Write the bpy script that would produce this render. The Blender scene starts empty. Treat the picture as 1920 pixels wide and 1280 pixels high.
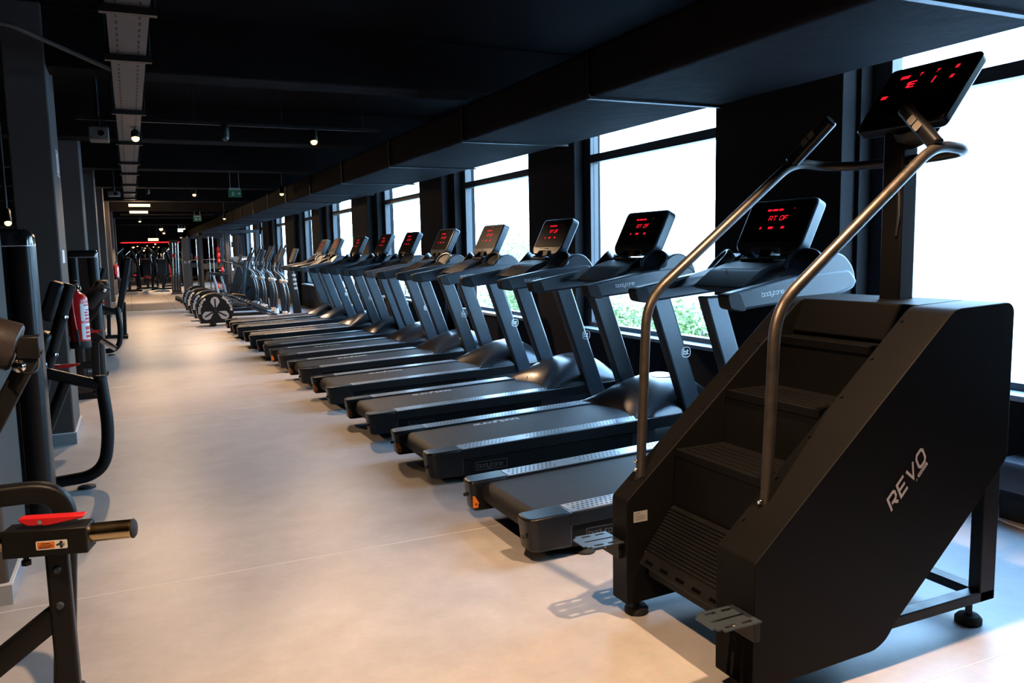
import bpy, bmesh, math, random
from mathutils import Vector, Matrix
random.seed(7)
SC = bpy.context.scene
COL = SC.collection
R = math.radians

# ------------------------------------------------------------------ materials
def mat(name, col, rough=0.5, metal=0.0, var=0.0, vscale=6.0, bump=0.0, bscale=60.0, spec=0.5, coat=0.0, rvar=0.0):
    m = bpy.data.materials.new(name); m.use_nodes = True
    nt = m.node_tree; b = nt.nodes['Principled BSDF']
    b.inputs['Base Color'].default_value = (*col, 1); b.inputs['Roughness'].default_value = rough
    b.inputs['Metallic'].default_value = metal; b.inputs['Specular IOR Level'].default_value = spec
    b.inputs['Coat Weight'].default_value = coat
    tc = nt.nodes.new('ShaderNodeTexCoord')
    if var > 0 or rvar > 0:
        n = nt.nodes.new('ShaderNodeTexNoise'); n.inputs['Scale'].default_value = vscale; n.inputs['Detail'].default_value = 5
        nt.links.new(tc.outputs['Object'], n.inputs['Vector'])
        if var > 0:
            mx = nt.nodes.new('ShaderNodeMix'); mx.data_type = 'RGBA'
            mx.inputs['A'].default_value = (*[c * (1 - var) for c in col], 1)
            mx.inputs['B'].default_value = (*[min(1, c * (1 + var)) for c in col], 1)
            nt.links.new(n.outputs['Fac'], mx.inputs['Factor']); nt.links.new(mx.outputs['Result'], b.inputs['Base Color'])
        if rvar > 0:
            mr = nt.nodes.new('ShaderNodeMapRange')
            mr.inputs['From Min'].default_value = .3; mr.inputs['From Max'].default_value = .7
            mr.inputs['To Min'].default_value = max(.02, rough - rvar); mr.inputs['To Max'].default_value = min(1, rough + rvar)
            nt.links.new(n.outputs['Fac'], mr.inputs['Value']); nt.links.new(mr.outputs['Result'], b.inputs['Roughness'])
    if bump > 0:
        n2 = nt.nodes.new('ShaderNodeTexNoise'); n2.inputs['Scale'].default_value = bscale; n2.inputs['Detail'].default_value = 4
        nt.links.new(tc.outputs['Object'], n2.inputs['Vector'])
        bp = nt.nodes.new('ShaderNodeBump'); bp.inputs['Strength'].default_value = bump; bp.inputs['Distance'].default_value = .01
        nt.links.new(n2.outputs['Fac'], bp.inputs['Height']); nt.links.new(bp.outputs['Normal'], b.inputs['Normal'])
    return m

def emit(name, col, s):
    m = bpy.data.materials.new(name); m.use_nodes = True
    nt = m.node_tree; nt.nodes.clear()
    o = nt.nodes.new('ShaderNodeOutputMaterial'); e = nt.nodes.new('ShaderNodeEmission')
    e.inputs['Color'].default_value = (*col, 1); e.inputs['Strength'].default_value = s
    nt.links.new(e.outputs[0], o.inputs[0]); return m

def glass_mat():
    m = bpy.data.materials.new('window_glass'); m.use_nodes = True
    nt = m.node_tree; nt.nodes.clear()
    o = nt.nodes.new('ShaderNodeOutputMaterial'); t = nt.nodes.new('ShaderNodeBsdfTransparent')
    g = nt.nodes.new('ShaderNodeBsdfGlossy'); g.inputs['Roughness'].default_value = .02
    x = nt.nodes.new('ShaderNodeMixShader'); lw = nt.nodes.new('ShaderNodeLayerWeight'); lw.inputs['Blend'].default_value = .5
    pw = nt.nodes.new('ShaderNodeMath'); pw.operation = 'POWER'; pw.inputs[1].default_value = 5
    f = nt.nodes.new('ShaderNodeMath'); f.operation = 'MULTIPLY_ADD'; f.inputs[1].default_value = .5; f.inputs[2].default_value = .025
    t.inputs['Color'].default_value = (.97, .985, .99, 1)
    nt.links.new(lw.outputs['Facing'], pw.inputs[0]); nt.links.new(pw.outputs[0], f.inputs[0])
    nt.links.new(f.outputs[0], x.inputs[0]); nt.links.new(t.outputs[0], x.inputs[1]); nt.links.new(g.outputs[0], x.inputs[2])
    nt.links.new(x.outputs[0], o.inputs[0]); return m

M = {}
M['black'] = mat('black_powder_coat', (.0045, .0042, .0042), .45, spec=.28, var=.25, vscale=9, rvar=.06)
M['black_matte'] = mat('black_matte_steel', (.0034, .0032, .0033), .55, spec=.12, var=.3, vscale=5, bump=.04, bscale=300)
M['black_gloss'] = mat('black_gloss_plastic', (.008, .008, .009), .16, var=.2, vscale=4, coat=.4)
M['plastic'] = mat('black_satin_plastic', (.005, .005, .0058), .33, spec=.38, var=.2, vscale=7, bump=.03, bscale=400)
M['dash'] = mat('dashboard_plastic', (.007, .007, .008), .5, var=.2, vscale=7, spec=.25, bump=.03, bscale=400)
M['hood'] = mat('motor_hood_plastic', (.016, .016, .018), .28, var=.15, vscale=5, coat=.15)
M['grey_satin'] = mat('graphite_satin_paint', (.036, .047, .058), .33, metal=.2, var=.15, vscale=8, rvar=.04)
M['rail_grey'] = mat('slate_handrail_plastic', (.030, .037, .045), .38, var=.15, vscale=8, bump=.03, bscale=500)
M['strip'] = mat('anodised_foot_strip', (.34, .37, .40), .34, metal=.5, var=.12, vscale=20, rvar=.05)
M['belt'] = mat('black_running_belt', (.012, .0118, .012), .6, spec=.3, var=.2, vscale=40, bump=.12, bscale=700)
M['rubber'] = mat('black_rubber', (.011, .011, .011), .75, var=.3, vscale=20)
M['dot'] = mat('rubber_grip_dots', (.006, .006, .006), .7, var=.2)
M['white'] = mat('white_print', (.72, .72, .72), .5, var=.06, vscale=30)
M['grey_print'] = mat('grey_print', (.16, .16, .165), .5, var=.1, vscale=30)
M['pink_white'] = mat('silver_print', (.70, .62, .63), .5, var=.06, vscale=30)
M['orange'] = mat('orange_warning_sticker', (.75, .20, .02), .45, var=.1, vscale=30)
M['red'] = mat('red_paint', (.55, .012, .014), .30, var=.12, vscale=8, coat=.3)
M['red_plastic'] = mat('red_plastic', (.50, .015, .02), .45, var=.1, vscale=8)
M['chrome'] = mat('polished_chrome', (.78, .76, .73), .12, metal=1.0, var=.05, vscale=10, rvar=.04)
M['bronze'] = mat('brass_toned_bar', (.62, .47, .27), .20, metal=1.0, var=.08, vscale=14, rvar=.05)
M['tube'] = mat('brushed_bronze_tube', (.095, .082, .071), .40, metal=.85, var=.1, vscale=30, rvar=.06)
M['vinyl'] = mat('black_vinyl_upholstery', (.008, .008, .009), .45, spec=.3, var=.25, vscale=12, bump=.15, bscale=180)
M['brown_vinyl'] = mat('brown_grained_vinyl', (.022, .015, .011), .36, var=.3, vscale=25, bump=.12, bscale=260)
M['silver'] = mat('silver_plastic', (.42, .43, .45), .35, metal=.4, var=.08, vscale=15)
M['white_plastic'] = mat('white_plastic', (.75, .74, .72), .4, var=.05, vscale=15)
M['wall'] = mat('black_wall_paint', (.011, .0105, .0115), .75, spec=.2, var=.2, vscale=2.5, bump=.08, bscale=90)
M['ceil'] = mat('black_ceiling_paint', (.0058, .0050, .0048), .9, spec=.03, var=.25, vscale=2, bump=.12, bscale=60)
M['beam'] = mat('black_concrete_beam', (.0085, .0072, .0068), .9, spec=.03, var=.25, vscale=3, bump=.15, bscale=50)
M['pillar'] = mat('charcoal_pillar_paint', (.066, .056, .050), .65, spec=.2, var=.12, vscale=3, bump=.05, bscale=90)
M['skirting'] = mat('grey_skirting', (.24, .26, .28), .22, var=.08, vscale=6)
M['skirt_top'] = mat('white_skirting_bead', (.62, .63, .64), .4, var=.05)
M['duct'] = mat('dark_duct_wrap', (.016, .0150, .0155), .8, spec=.02, var=.2, vscale=3, bump=.7, bscale=7)
M['frame'] = mat('anthracite_window_frame', (.030, .034, .040), .35, var=.1, vscale=5)
M['sill'] = mat('pale_sill_metal', (.45, .48, .52), .3, var=.06, vscale=5)
M['tray'] = mat('cable_tray_steel', (.085, .075, .068), .55, metal=.3, var=.2, vscale=8)
M['led'] = emit('red_led_display', (1.0, .012, .03), 1.7)
M['joint'] = mat('vinyl_weld', (.78, .74, .70), .5, var=.1, vscale=8)
M['dark_print'] = mat('embossed_plate_print', (.055, .055, .06), .45, var=.1, vscale=20)
M['sensor'] = mat('pulse_sensor_steel', (.30, .27, .24), .35, metal=.6, var=.1, vscale=20)
M['void'] = mat('black_slot', (.0012, .0012, .0012), .9, spec=.02, var=.1)
M['heater'] = mat('slate_heater_paint', (.11, .11, .125), .45, var=.1)
M['steel'] = mat('dark_steel_bar', (.16, .155, .15), .28, metal=.9, var=.1, vscale=20)
M['screen'] = mat('dark_screen_film', (.005, .005, .006), .45, spec=.10, var=.2, vscale=4)
M['led_dim'] = emit('red_led_display_dim', (1.0, .012, .03), .9)
M['led_strip'] = emit('red_led_strip', (1.0, .01, .012), 5.0)
M['lamp'] = emit('warm_lamp_face', (1.0, .62, .27), 3.4)
M['tubelamp'] = emit('warm_tube_lamp', (1.0, .66, .32), 3.6)
M['exit_lit'] = emit('lit_exit_panel', (.75, 1.0, .9), 2.2)
M['green'] = mat('green_sign_film', (.01, .20, .09), .4, var=.1, vscale=20)
M['glow_green'] = emit('faint_exit_panel', (.05, .5, .28), .12)
M['glass'] = glass_mat()
M['leaf'] = mat('bright_leaves', (.22, .30, .09), .55, var=.4, vscale=3)
M['bark'] = mat('bark', (.10, .07, .05), .8, var=.3)
M['ground'] = mat('pale_exterior_paving', (.55, .55, .55), .8, var=.1, vscale=.6)
M['facade'] = mat('pale_facade_render', (.66, .62, .58), .8, var=.06, vscale=1)
M['mat_floor'] = mat('dark_rubber_matting', (.125, .098, .073), .6, var=.25, vscale=3, bump=.1, bscale=250)
M['shirt'] = mat('rack_dark_steel', (.014, .0155, .018), .45, spec=.3, var=.15)

def floor_mat():
    m = bpy.data.materials.new('polished_concrete_vinyl'); m.use_nodes = True
    nt = m.node_tree; b = nt.nodes['Principled BSDF']; L = nt.links.new
    tc = nt.nodes.new('ShaderNodeTexCoord')
    def noise(s, d=6, rough=.55):
        n = nt.nodes.new('ShaderNodeTexNoise'); n.inputs['Scale'].default_value = s; n.inputs['Detail'].default_value = d
        n.inputs['Roughness'].default_value = rough; L(tc.outputs['Object'], n.inputs['Vector']); return n
    n1, n2, n3 = noise(.9), noise(4.5, 8, .65), noise(40, 3)
    r = nt.nodes.new('ShaderNodeValToRGB'); r.color_ramp.elements[0].position = .36; r.color_ramp.elements[1].position = .66
    r.color_ramp.elements[0].color = (.37, .343, .328, 1); r.color_ramp.elements[1].color = (.52, .492, .475, 1)
    a = nt.nodes.new('ShaderNodeMath'); a.operation = 'MULTIPLY_ADD'; a.inputs[1].default_value = .55
    s2 = nt.nodes.new('ShaderNodeMath'); s2.operation = 'MULTIPLY'; s2.inputs[1].default_value = .45
    L(n1.outputs['Fac'], s2.inputs[0]); L(n2.outputs['Fac'], a.inputs[0]); L(s2.outputs[0], a.inputs[2]); L(a.outputs[0], r.inputs['Fac'])
    mx = nt.nodes.new('ShaderNodeMix'); mx.data_type = 'RGBA'; mx.blend_type = 'MULTIPLY'; mx.inputs['Factor'].default_value = .18
    L(r.outputs['Color'], mx.inputs['A']); L(n3.outputs['Color'], mx.inputs['B']); L(mx.outputs['Result'], b.inputs['Base Color'])
    mr = nt.nodes.new('ShaderNodeMapRange'); mr.inputs['To Min'].default_value = .36; mr.inputs['To Max'].default_value = .52
    L(n2.outputs['Fac'], mr.inputs['Value']); L(mr.outputs['Result'], b.inputs['Roughness'])
    b.inputs['Specular IOR Level'].default_value = .45
    return m
M['floor'] = floor_mat()

# ------------------------------------------------------------------ geometry helpers
def newbm(): return bmesh.new()

def prism(bm, poly, f0, f1, mi=0):
    """poly: 2D points; f0 and f1 map (p, q) to the two end planes."""
    a = [bm.verts.new(f0(p, q)) for p, q in poly]; b = [bm.verts.new(f1(p, q)) for p, q in poly]
    n = len(poly); fs = [bm.faces.new(a), bm.faces.new(b[::-1])]
    for i in range(n): fs.append(bm.faces.new((a[i], b[i], b[(i + 1) % n], a[(i + 1) % n])))
    for f in fs: f.material_index = mi
    return fs
def pxz(bm, poly, y0, y1, mi=0): return prism(bm, poly, lambda p, q: (p, y0, q), lambda p, q: (p, y1, q), mi)
def pyz(bm, poly, x0, x1, mi=0): return prism(bm, poly, lambda p, q: (x0, p, q), lambda p, q: (x1, p, q), mi)
def pxy(bm, poly, z0, z1, mi=0): return prism(bm, poly, lambda p, q: (p, q, z0), lambda p, q: (p, q, z1), mi)
def box(bm, x0, x1, y0, y1, z0, z1, mi=0): return pxy(bm, [(x0, y0), (x1, y0), (x1, y1), (x0, y1)], z0, z1, mi)
def obox(bm, o, u, v, w, mi=0):
    """oriented box from corner o along vectors u, v, w"""
    o, u, v, w = map(Vector, (o, u, v, w))
    return prism(bm, [(0, 0), (1, 0), (1, 1), (0, 1)], lambda p, q: o + u * p + v * q, lambda p, q: o + u * p + v * q + w, mi)

def rrect(w, h, r, n=5, cx=0, cy=0):
    out = []
    for sx, sy, a0 in ((1, 1, 0), (-1, 1, 90), (-1, -1, 180), (1, -1, 270)):
        for i in range(n + 1):
            a = R(a0 + 90 * i / n)
            out.append((cx + sx * (w / 2 - r) + r * math.cos(a), cy + sy * (h / 2 - r) + r * math.sin(a)))
    return out
def rpoly(pts, r, n=5):
    """rounds the corners of a polygon; r a number or a list per corner"""
    out = []; k = len(pts)
    for i in range(k):
        p = Vector(pts[i]); a = Vector(pts[i - 1]); b = Vector(pts[(i + 1) % k])
        ri = r[i] if isinstance(r, (list, tuple)) else r
        da, db = (a - p), (b - p); la, lb = da.length, db.length
        if ri <= 0: out.append(tuple(p)); continue
        da.normalize(); db.normalize()
        t = min(ri, la * .49, lb * .49)
        p0, p1 = p + da * t, p + db * t
        for j in range(n + 1):
            s = j / n; out.append(tuple((1 - s) ** 2 * p0 + 2 * s * (1 - s) * p + s * s * p1))
    return out
def fillet(pts, r, n=6, closed=False):
    pts = [Vector(p) for p in pts]; out = []; k = len(pts)
    for i, p in enumerate(pts):
        if not closed and i in (0, k - 1): out.append(p); continue
        a, b = pts[i - 1] - p, pts[(i + 1) % k] - p
        t = min(r, a.length * .49, b.length * .49); a.normalize(); b.normalize()
        for j in range(n + 1):
            s = j / n; out.append((1 - s) ** 2 * (p + a * t) + 2 * s * (1 - s) * p + s * s * (p + b * t))
    return out
def tube(bm, pts, r, seg=12, fil=0, closed=False, mi=0, sec=None, radii=None, up=(0, 0, 1), fn=6):
    """swept tube along pts; sec: optional 2D section instead of a circle"""
    pts = fillet(pts, fil, fn, closed) if fil > 0 else [Vector(p) for p in pts]
    sec = sec or [(math.cos(2 * math.pi * i / seg), math.sin(2 * math.pi * i / seg)) for i in range(seg)]
    scale = (lambda i: (radii[i] if radii else r)) if sec else None
    n = len(pts); rings = []; nrm = None
    for i, p in enumerate(pts):
        if closed: t = (pts[(i + 1) % n] - pts[i - 1])
        else: t = pts[min(i + 1, n - 1)] - pts[max(i - 1, 0)]
        t.normalize()
        if nrm is None:
            u = Vector(up)
            if abs(t.dot(u)) > .95: u = Vector((1, 0, 0))
            nrm = (u - t * u.dot(t)).normalized()
        else:
            nrm = (nrm - t * nrm.dot(t)).normalized()
        bi = t.cross(nrm)
        rings.append([bm.verts.new(p + (bi * a + nrm * b) * scale(i)) for a, b in sec])
    m = len(sec)
    for i in range(n if closed else n - 1):
        A, B = rings[i], rings[(i + 1) % n]
        for j in range(m):
            f = bm.faces.new((A[j], A[(j + 1) % m], B[(j + 1) % m], B[j])); f.material_index = mi
    if not closed:
        bm.faces.new(rings[0][::-1]).material_index = mi; bm.faces.new(rings[-1]).material_index = mi
def sect(w, h, r): # rectangular section for tube(), r = 1
    return rrect(w, h, r, 3)
def lathe(bm, prof, o, axis=(0, 0, 1), seg=24, mi=0):
    """prof: (radius, height) pairs along axis from o; closed by caps where radius > 0 at the ends"""
    o = Vector(o); ax = Vector(axis).normalized()
    u = ax.orthogonal().normalized(); v = ax.cross(u)
    rings = []
    for r, h in prof:
        if r < 1e-6: rings.append([bm.verts.new(o + ax * h)])
        else: rings.append([bm.verts.new(o + ax * h + (u * math.cos(2 * math.pi * i / seg) + v * math.sin(2 * math.pi * i / seg)) * r) for i in range(seg)])
    for A, B in zip(rings, rings[1:]):
        for i in range(seg):
            j = (i + 1) % seg
            if len(A) == 1 and len(B) == 1: continue
            if len(A) == 1: f = bm.faces.new((A[0], B[j], B[i]))
            elif len(B) == 1: f = bm.faces.new((A[i], A[j], B[0]))
            else: f = bm.faces.new((A[i], A[j], B[j], B[i]))
            f.material_index = mi
    if len(rings[0]) > 1: bm.faces.new(rings[0][::-1]).material_index = mi
    if len(rings[-1]) > 1: bm.faces.new(rings[-1]).material_index = mi
def cyl(bm, a, b, r, seg=20, mi=0):
    a, b = Vector(a), Vector(b); lathe(bm, [(r, 0), (r, (b - a).length)], a, b - a, seg, mi)
def grid(bm, fn, nu, nv, mi=0):
    V = [[bm.verts.new(fn(i / nu, j / nv)) for j in range(nv + 1)] for i in range(nu + 1)]
    for i in range(nu):
        for j in range(nv): bm.faces.new((V[i][j], V[i + 1][j], V[i + 1][j + 1], V[i][j + 1])).material_index = mi
    return V

# ------------------------------------------------------------------ lettering
G = {
 'b': [([(0, 1.45), (0, 0), (.75, 0), (.9, .15), (.9, .85), (.75, 1), (0, 1)], 0)],
 'o': [([(.15, 0), (.75, 0), (.9, .15), (.9, .85), (.75, 1), (.15, 1), (0, .85), (0, .15)], 1)],
 'd': [([(.9, 1.45), (.9, 0), (.15, 0), (0, .15), (0, .85), (.15, 1), (.9, 1)], 0)],
 'y': [([(0, 1), (0, .15), (.15, 0), (.9, 0)], 0), ([(.9, 1), (.9, -.3), (.75, -.45), (.1, -.45)], 0)],
 't': [([(.1, 1.4), (.1, .15), (.25, 0), (.65, 0)], 0), ([(.1, 1), (.65, 1)], 0)],
 'n': [([(0, 0), (0, 1), (.75, 1), (.9, .85), (.9, 0)], 0)],
 'e': [([(.88, 0), (.15, 0), (0, .15), (0, .85), (.15, 1), (.75, 1), (.9, .85), (.9, .52), (.05, .52)], 0)],
 'R': [([(0, 0), (0, 1), (.75, 1), (.92, .85), (.92, .55), (.75, .40), (.25, .40)], 0), ([(.55, .34), (.92, 0)], 0)],
 'E': [([(.95, 0), (0, 0), (0, 1), (.95, 1)], 0), ([(.05, .5), (.85, .5)], 0)],
 'V': [([(0, 1), (.45, 0), (.95, 1)], 0)],
 'O': [([(.2, 0), (.75, 0), (.95, .2), (.95, .8), (.75, 1), (.2, 1), (0, .8), (0, .2)], 1)],
 'T': [([(0, 1), (.9, 1)], 0), ([(.45, 1), (.45, 0)], 0)],
 'F': [([(0, 0), (0, 1), (.9, 1)], 0), ([(0, .5), (.75, .5)], 0)],
 'S': [([(.9, 1), (0, 1), (0, .5), (.9, .5), (.9, 0), (0, 0)], 0)],
 'I': [([(.3, 0), (.3, 1)], 0)],
 '1': [([(.1, .75), (.4, 1), (.4, 0)], 0)],
 '7': [([(0, 1), (.9, 1), (.35, 0)], 0)],
 '-': [([(.1, .5), (.7, .5)], 0)],
 '0': [([(0, 0), (.8, 0), (.8, 1), (0, 1)], 1)],
 '8': [([(0, 0), (.8, 0), (.8, 1), (0, 1)], 1), ([(0, .5), (.8, .5)], 0)],
 'c': [([(.9, 1), (.15, 1), (0, .85), (0, .15), (.15, 0), (.9, 0)], 0)],
 "'": [([(.3, 1), (.1, .5)], 0)],
 '.': [([(.1, 0), (.3, 0)], 0)],
}
def ribbon(bm, pts, w, F, closed=False, mi=0):
    pts = [Vector(p) for p in pts]; n = len(pts); L, Rr = [], []
    for i, p in enumerate(pts):
        a = (p - pts[i - 1]).normalized() if (i > 0 or closed) else None
        b = (pts[(i + 1) % n] - p).normalized() if (i < n - 1 or closed) else None
        if a is None: a = b
        if b is None: b = a
        na, nb = Vector((-a.y, a.x)), Vector((-b.y, b.x))
        mtr = (na + nb); mtr = mtr.normalized() if mtr.length > 1e-4 else na
        k = min(1.8, 1 / max(.3, mtr.dot(na)))
        L.append(bm.verts.new(F(*(p + mtr * k * w / 2)))); Rr.append(bm.verts.new(F(*(p - mtr * k * w / 2))))
    for i in range(n if closed else n - 1):
        j = (i + 1) % n; f = bm.faces.new((L[i], Rr[i], Rr[j], L[j])); f.material_index = mi
def lettering(bm, text, o, u, v, h, w=.18, gap=.32, slant=0.0, mi=0, stretch=1.0):
    """stroke letters; o: baseline start, u: reading direction, v: up, h: x-height"""
    o, u, v = Vector(o), Vector(u).normalized(), Vector(v).normalized(); x = 0; nv = u.cross(v).normalized(); k = 0
    for ch in text:
        if ch == ' ': x += .8; continue
        wd = 0
        for pts, cl in G[ch]:
            wd = max(wd, max(p[0] for p in pts))
            x0 = x; k += 1
            ribbon(bm, pts, w, lambda p, q, x0=x0, k=k: o + nv * (k % 3) * .00008 + u * ((x0 + p) * stretch + slant * q) * h + v * q * h, bool(cl), mi)
        x += wd + gap
    return x * h * stretch
def arc_lettering(bm, text, F, rad, a0, da, h, w=.2, mi=0):
    """letters along an arc; F(x, y) maps the disc plane to 3D; angle in degrees, clockwise reading for negative da"""
    a = a0
    for ch in text:
        for pts, cl in G[ch]:
            def Q(p, q, a=a):
                t = R(a) + (R(da) / abs(da)) * 0
                tx = Vector((math.sin(R(a)), -math.cos(R(a)))); ry = Vector((math.cos(R(a)), math.sin(R(a))))
                pos = ry * (rad + q * h) + tx * ((p - .45) * h)
                return F(pos.x, pos.y)
            ribbon(bm, pts, w, Q, bool(cl), mi)
        a += (R(da) / abs(R(da))) * math.degrees((max(p[0] for pts, c in G[ch] for p in pts) + .34) * h / rad)

# ------------------------------------------------------------------ scene helpers
def obj(name, bm, m, parent=None, bevel=0, seg=2, smooth=40, off=None, recalc=True):
    """links one mesh object; off shifts authored world coordinates to the thing's own origin"""
    if recalc: bmesh.ops.recalc_face_normals(bm, faces=bm.faces[:])
    if off is not None: bmesh.ops.translate(bm, verts=bm.verts[:], vec=-Vector(off))
    me = bpy.data.meshes.new(name); bm.to_mesh(me); bm.free()
    for x in (m if isinstance(m, (list, tuple)) else [m]): me.materials.append(M[x])
    if smooth:
        me.polygons.foreach_set('use_smooth', [True] * len(me.polygons)); me.set_sharp_from_angle(angle=R(smooth))
    o = bpy.data.objects.new(name, me); COL.objects.link(o)
    if parent is not None: o.parent = parent
    if bevel:
        b = o.modifiers.new('bevel', 'BEVEL'); b.width = bevel; b.segments = seg; b.limit_method = 'ANGLE'; b.angle_limit = R(40)
    return o
def decal(name, bm, m, parent=None, off=None): return obj(name, bm, m, parent, smooth=0, off=off, recalc=False)
def thing(name, label, cat, loc, group=None):
    o = bpy.data.objects.new(name, None); COL.objects.link(o); o.location = loc
    o.empty_display_size = .1
    o['label'] = label; o['category'] = cat
    if group: o['group'] = group
    return o
def tag(o, label, cat, group=None, kind=None):
    o['label'] = label; o['category'] = cat
    if group: o['group'] = group
    if kind: o['kind'] = kind
    return o
def struct(name, bm, m, bevel=0, parent=None, smooth=40):
    o = obj(name, bm, m, parent, bevel, smooth=smooth)
    if parent is None: o['kind'] = 'structure'
    return o
def dup(t, loc, label, **kw):
    r = t.copy(); COL.objects.link(r); r.location = loc; r['label'] = label
    for k, v in kw.items(): r[k] = v
    for ch in [c for c in bpy.data.objects if c.parent == t]:
        c = ch.copy(); COL.objects.link(c); c.parent = r
        for g in [x for x in bpy.data.objects if x.parent == ch]:
            d = g.copy(); COL.objects.link(d); d.parent = c
    return r
SKY, EXPO = 20.0, 0.0
# ================================================================== THE SETTING
XW, XG = 4.10, 4.25            # inner face of the window wall, glass plane
ZS, ZT = .57, 2.95             # window opening bottom and top
OPEN = [(1.55, 3.70), (5.05, 7.25), (8.30, 10.60), (12.00, 14.48), (16.30, 18.65),
        (20.0, 21.90), (23.80, 26.45), (28.0, 29.75), (31.0, 33.85), (37.7, 41.0), (41.6, 44.4)]
YB, YE, XL = -4.0, 78.0, -8.0
CEIL = 3.22

bm = newbm(); box(bm, XL, XW + .3, YB, YE, -.12, 0)
for y in (3.68, 1.68, 5.68, -.32, 7.68, 9.68, 13.68, 17.68):           # welded joints of the vinyl sheets
    box(bm, XL + .1, XW - .02, y - .002, y + .002, .0, .0007, mi=1)
struct('floor', bm, ['floor', 'joint'], smooth=0)
bm = newbm(); box(bm, XL, XW + .3, YB, YE, CEIL, CEIL + .15); struct('ceiling', bm, 'ceil')
bm = newbm(); box(bm, XL - .2, XL, YB, YE, 0, CEIL); struct('wall_left', bm, 'wall')
bm = newbm(); box(bm, XL, XW + .3, YE, YE + .2, 0, CEIL); struct('wall_end', bm, 'wall')
bm = newbm(); box(bm, XL, XW + .3, YB - .2, YB, 0, CEIL); struct('wall_back', bm, 'wall')

bm = newbm()                                                           # the window wall: parapet, lintel and piers
box(bm, XW, XW + .3, YB, YE, 0, ZS); box(bm, XW, XW + .3, YB, YE, ZT, CEIL)
ys = [YB] + [v for o in OPEN for v in o] + [YE]
for a, b in zip(ys[0::2], ys[1::2]): box(bm, XW, XW + .3, a, b, ZS, ZT)
struct('wall_right', bm, 'wall', smooth=0)
for n, (a, b) in enumerate([(3.73, 4.92), (10.78, 11.75), (14.7, 15.9), (18.9, 19.8), (22.2, 23.5), (26.8, 27.8)], 1):
    bm = newbm(); box(bm, XW - .12, XW, a, b, 0, 2.9); struct('pilaster_trim_%d' % n, bm, 'wall', bevel=.004)

for n, (a, b) in enumerate(OPEN, 1):
    bm = newbm(); f = .085
    box(bm, XG - .04, XG + .05, a, b, ZS, ZS + .07); box(bm, XG - .04, XG + .05, a, b, ZT - .07, ZT)
    box(bm, XG - .04, XG + .05, a, a + f, ZS + .07, ZT - .07); box(bm, XG - .04, XG + .05, b - f - .04, b, ZS + .07, ZT - .07)
    box(bm, XG - .045, XG + .05, a + f, b - f - .04, 2.23, 2.31)
    w = struct('window_%d' % n, bm, 'frame', bevel=.004)
    g = newbm(); box(g, XG - .004, XG + .004, a + f, b - f - .04, ZS + .07, 2.23); box(g, XG - .004, XG + .004, a + f, b - f - .04, 2.31, ZT - .07)
    obj('pane', g, 'glass', w, smooth=0)
    s = newbm(); box(s, XW - .035, XG - .04, a - .03, b + .03, ZS, ZS + .03); obj('window_sill', s, 'sill', w, bevel=.004)
bm = newbm(); box(bm, XW - .014, XW, YB, 3.73, 0, .09); box(bm, XW - .014, XW, 4.92, 10.78, 0, .09); struct('baseboard_right', bm, 'frame', bevel=.003)

# beams across the room
for n, (a, b, z) in enumerate([(2.9, 3.3, 2.80), (6.95, 7.30, 2.79), (10.9, 11.3, 2.80), (14.5, 14.85, 2.79), (18.2, 18.6, 2.78),
                               (22.7, 23.1, 2.78), (27.2, 27.6, 2.76), (32.0, 32.4, 2.75), (38, 38.4, 2.72)], 1):
    bm = newbm(); box(bm, XL, XW, a, b, z, CEIL); struct('ceiling_beam_%d' % n, bm, 'beam', bevel=.015)
# header with the red strip, far end
bm = newbm(); box(bm, XL, 2.60, 48, 48.5, 2.15, CEIL); struct('header_beam', bm, 'beam', bevel=.01)

# pillars with skirting
PIL = [(-.535, 3.76, 4.42), (-.466, 6.88, 7.58), (-.485, 11.35, 12.0), (-.49, 16.1, 16.8), (-.48, 21.0, 21.7), (-.47, 26.3, 27.0), (-.46, 31.0, 31.7), (-.46, 36.2, 36.9)]
for n, (x, a, b) in enumerate(PIL, 1):
    bm = newbm(); box(bm, x - .27, x, a, b, 0, CEIL); p = struct('pillar_%d' % n, bm, 'pillar', bevel=.012)
    bm = newbm(); box(bm, x - .28, x + .010, a - .010, b + .01, 0, .082); obj('skirting', bm, 'skirting', p)
    bm = newbm(); box(bm, x - .282, x + .013, a - .013, b + .013, .082, .090); obj('skirting_bead', bm, 'skirt_top', p)
# dark partition beyond the pillars
bm = newbm(); box(bm, -5.2, -5.0, 6, YE, 0, CEIL); struct('wall_partition', bm, 'wall')

# ---------------------------------------------------------------- ceiling services
bm = newbm()
pxz(bm, rpoly([(2.75, 2.36), (3.80, 2.36), (3.80, 2.67), (2.75, 2.67)], .045, 5), -3.2, 46)
d = obj('ceiling_air_duct', bm, 'duct'); tag(d, 'long dark wrapped air duct running under the ceiling above the window wall', 'air duct')
for k, y in enumerate([0.1, 2.35, 4.65, 6.85, 9.1, 11.4, 13.6, 15.9, 18.1, 20.4, 22.6, 24.9, 27.1, 29.4]):
    bm = newbm()
    pxz(bm, [(2.735, 2.346), (3.80, 2.346), (3.80, 2.362), (2.735, 2.362)], y - .02, y + .02); box(bm, 2.733, 2.75, y - .012, y + .012, 2.35, 2.66)
    obj('duct_strap', bm, 'black', d)
tr = thing('cable_tray', 'grey perforated cable tray hanging along the ceiling over the walkway', 'cable tray', (.07, 2, 2.70))
bm = newbm(); xa, xb = -.035, .185
box(bm, xa, xb, -2, 21, 2.70, 2.703); box(bm, xa, xa + .004, -2, 21, 2.70, 2.755); box(bm, xb - .004, xb, -2, 21, 2.70, 2.755)
for i in range(100):
    y = 2.5 + i * .14
    for xx in (xa + .05, xb - .05):
        box(bm, xx - .006, xx + .006, y, y + .06, 2.6985, 2.70, mi=1)
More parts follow.
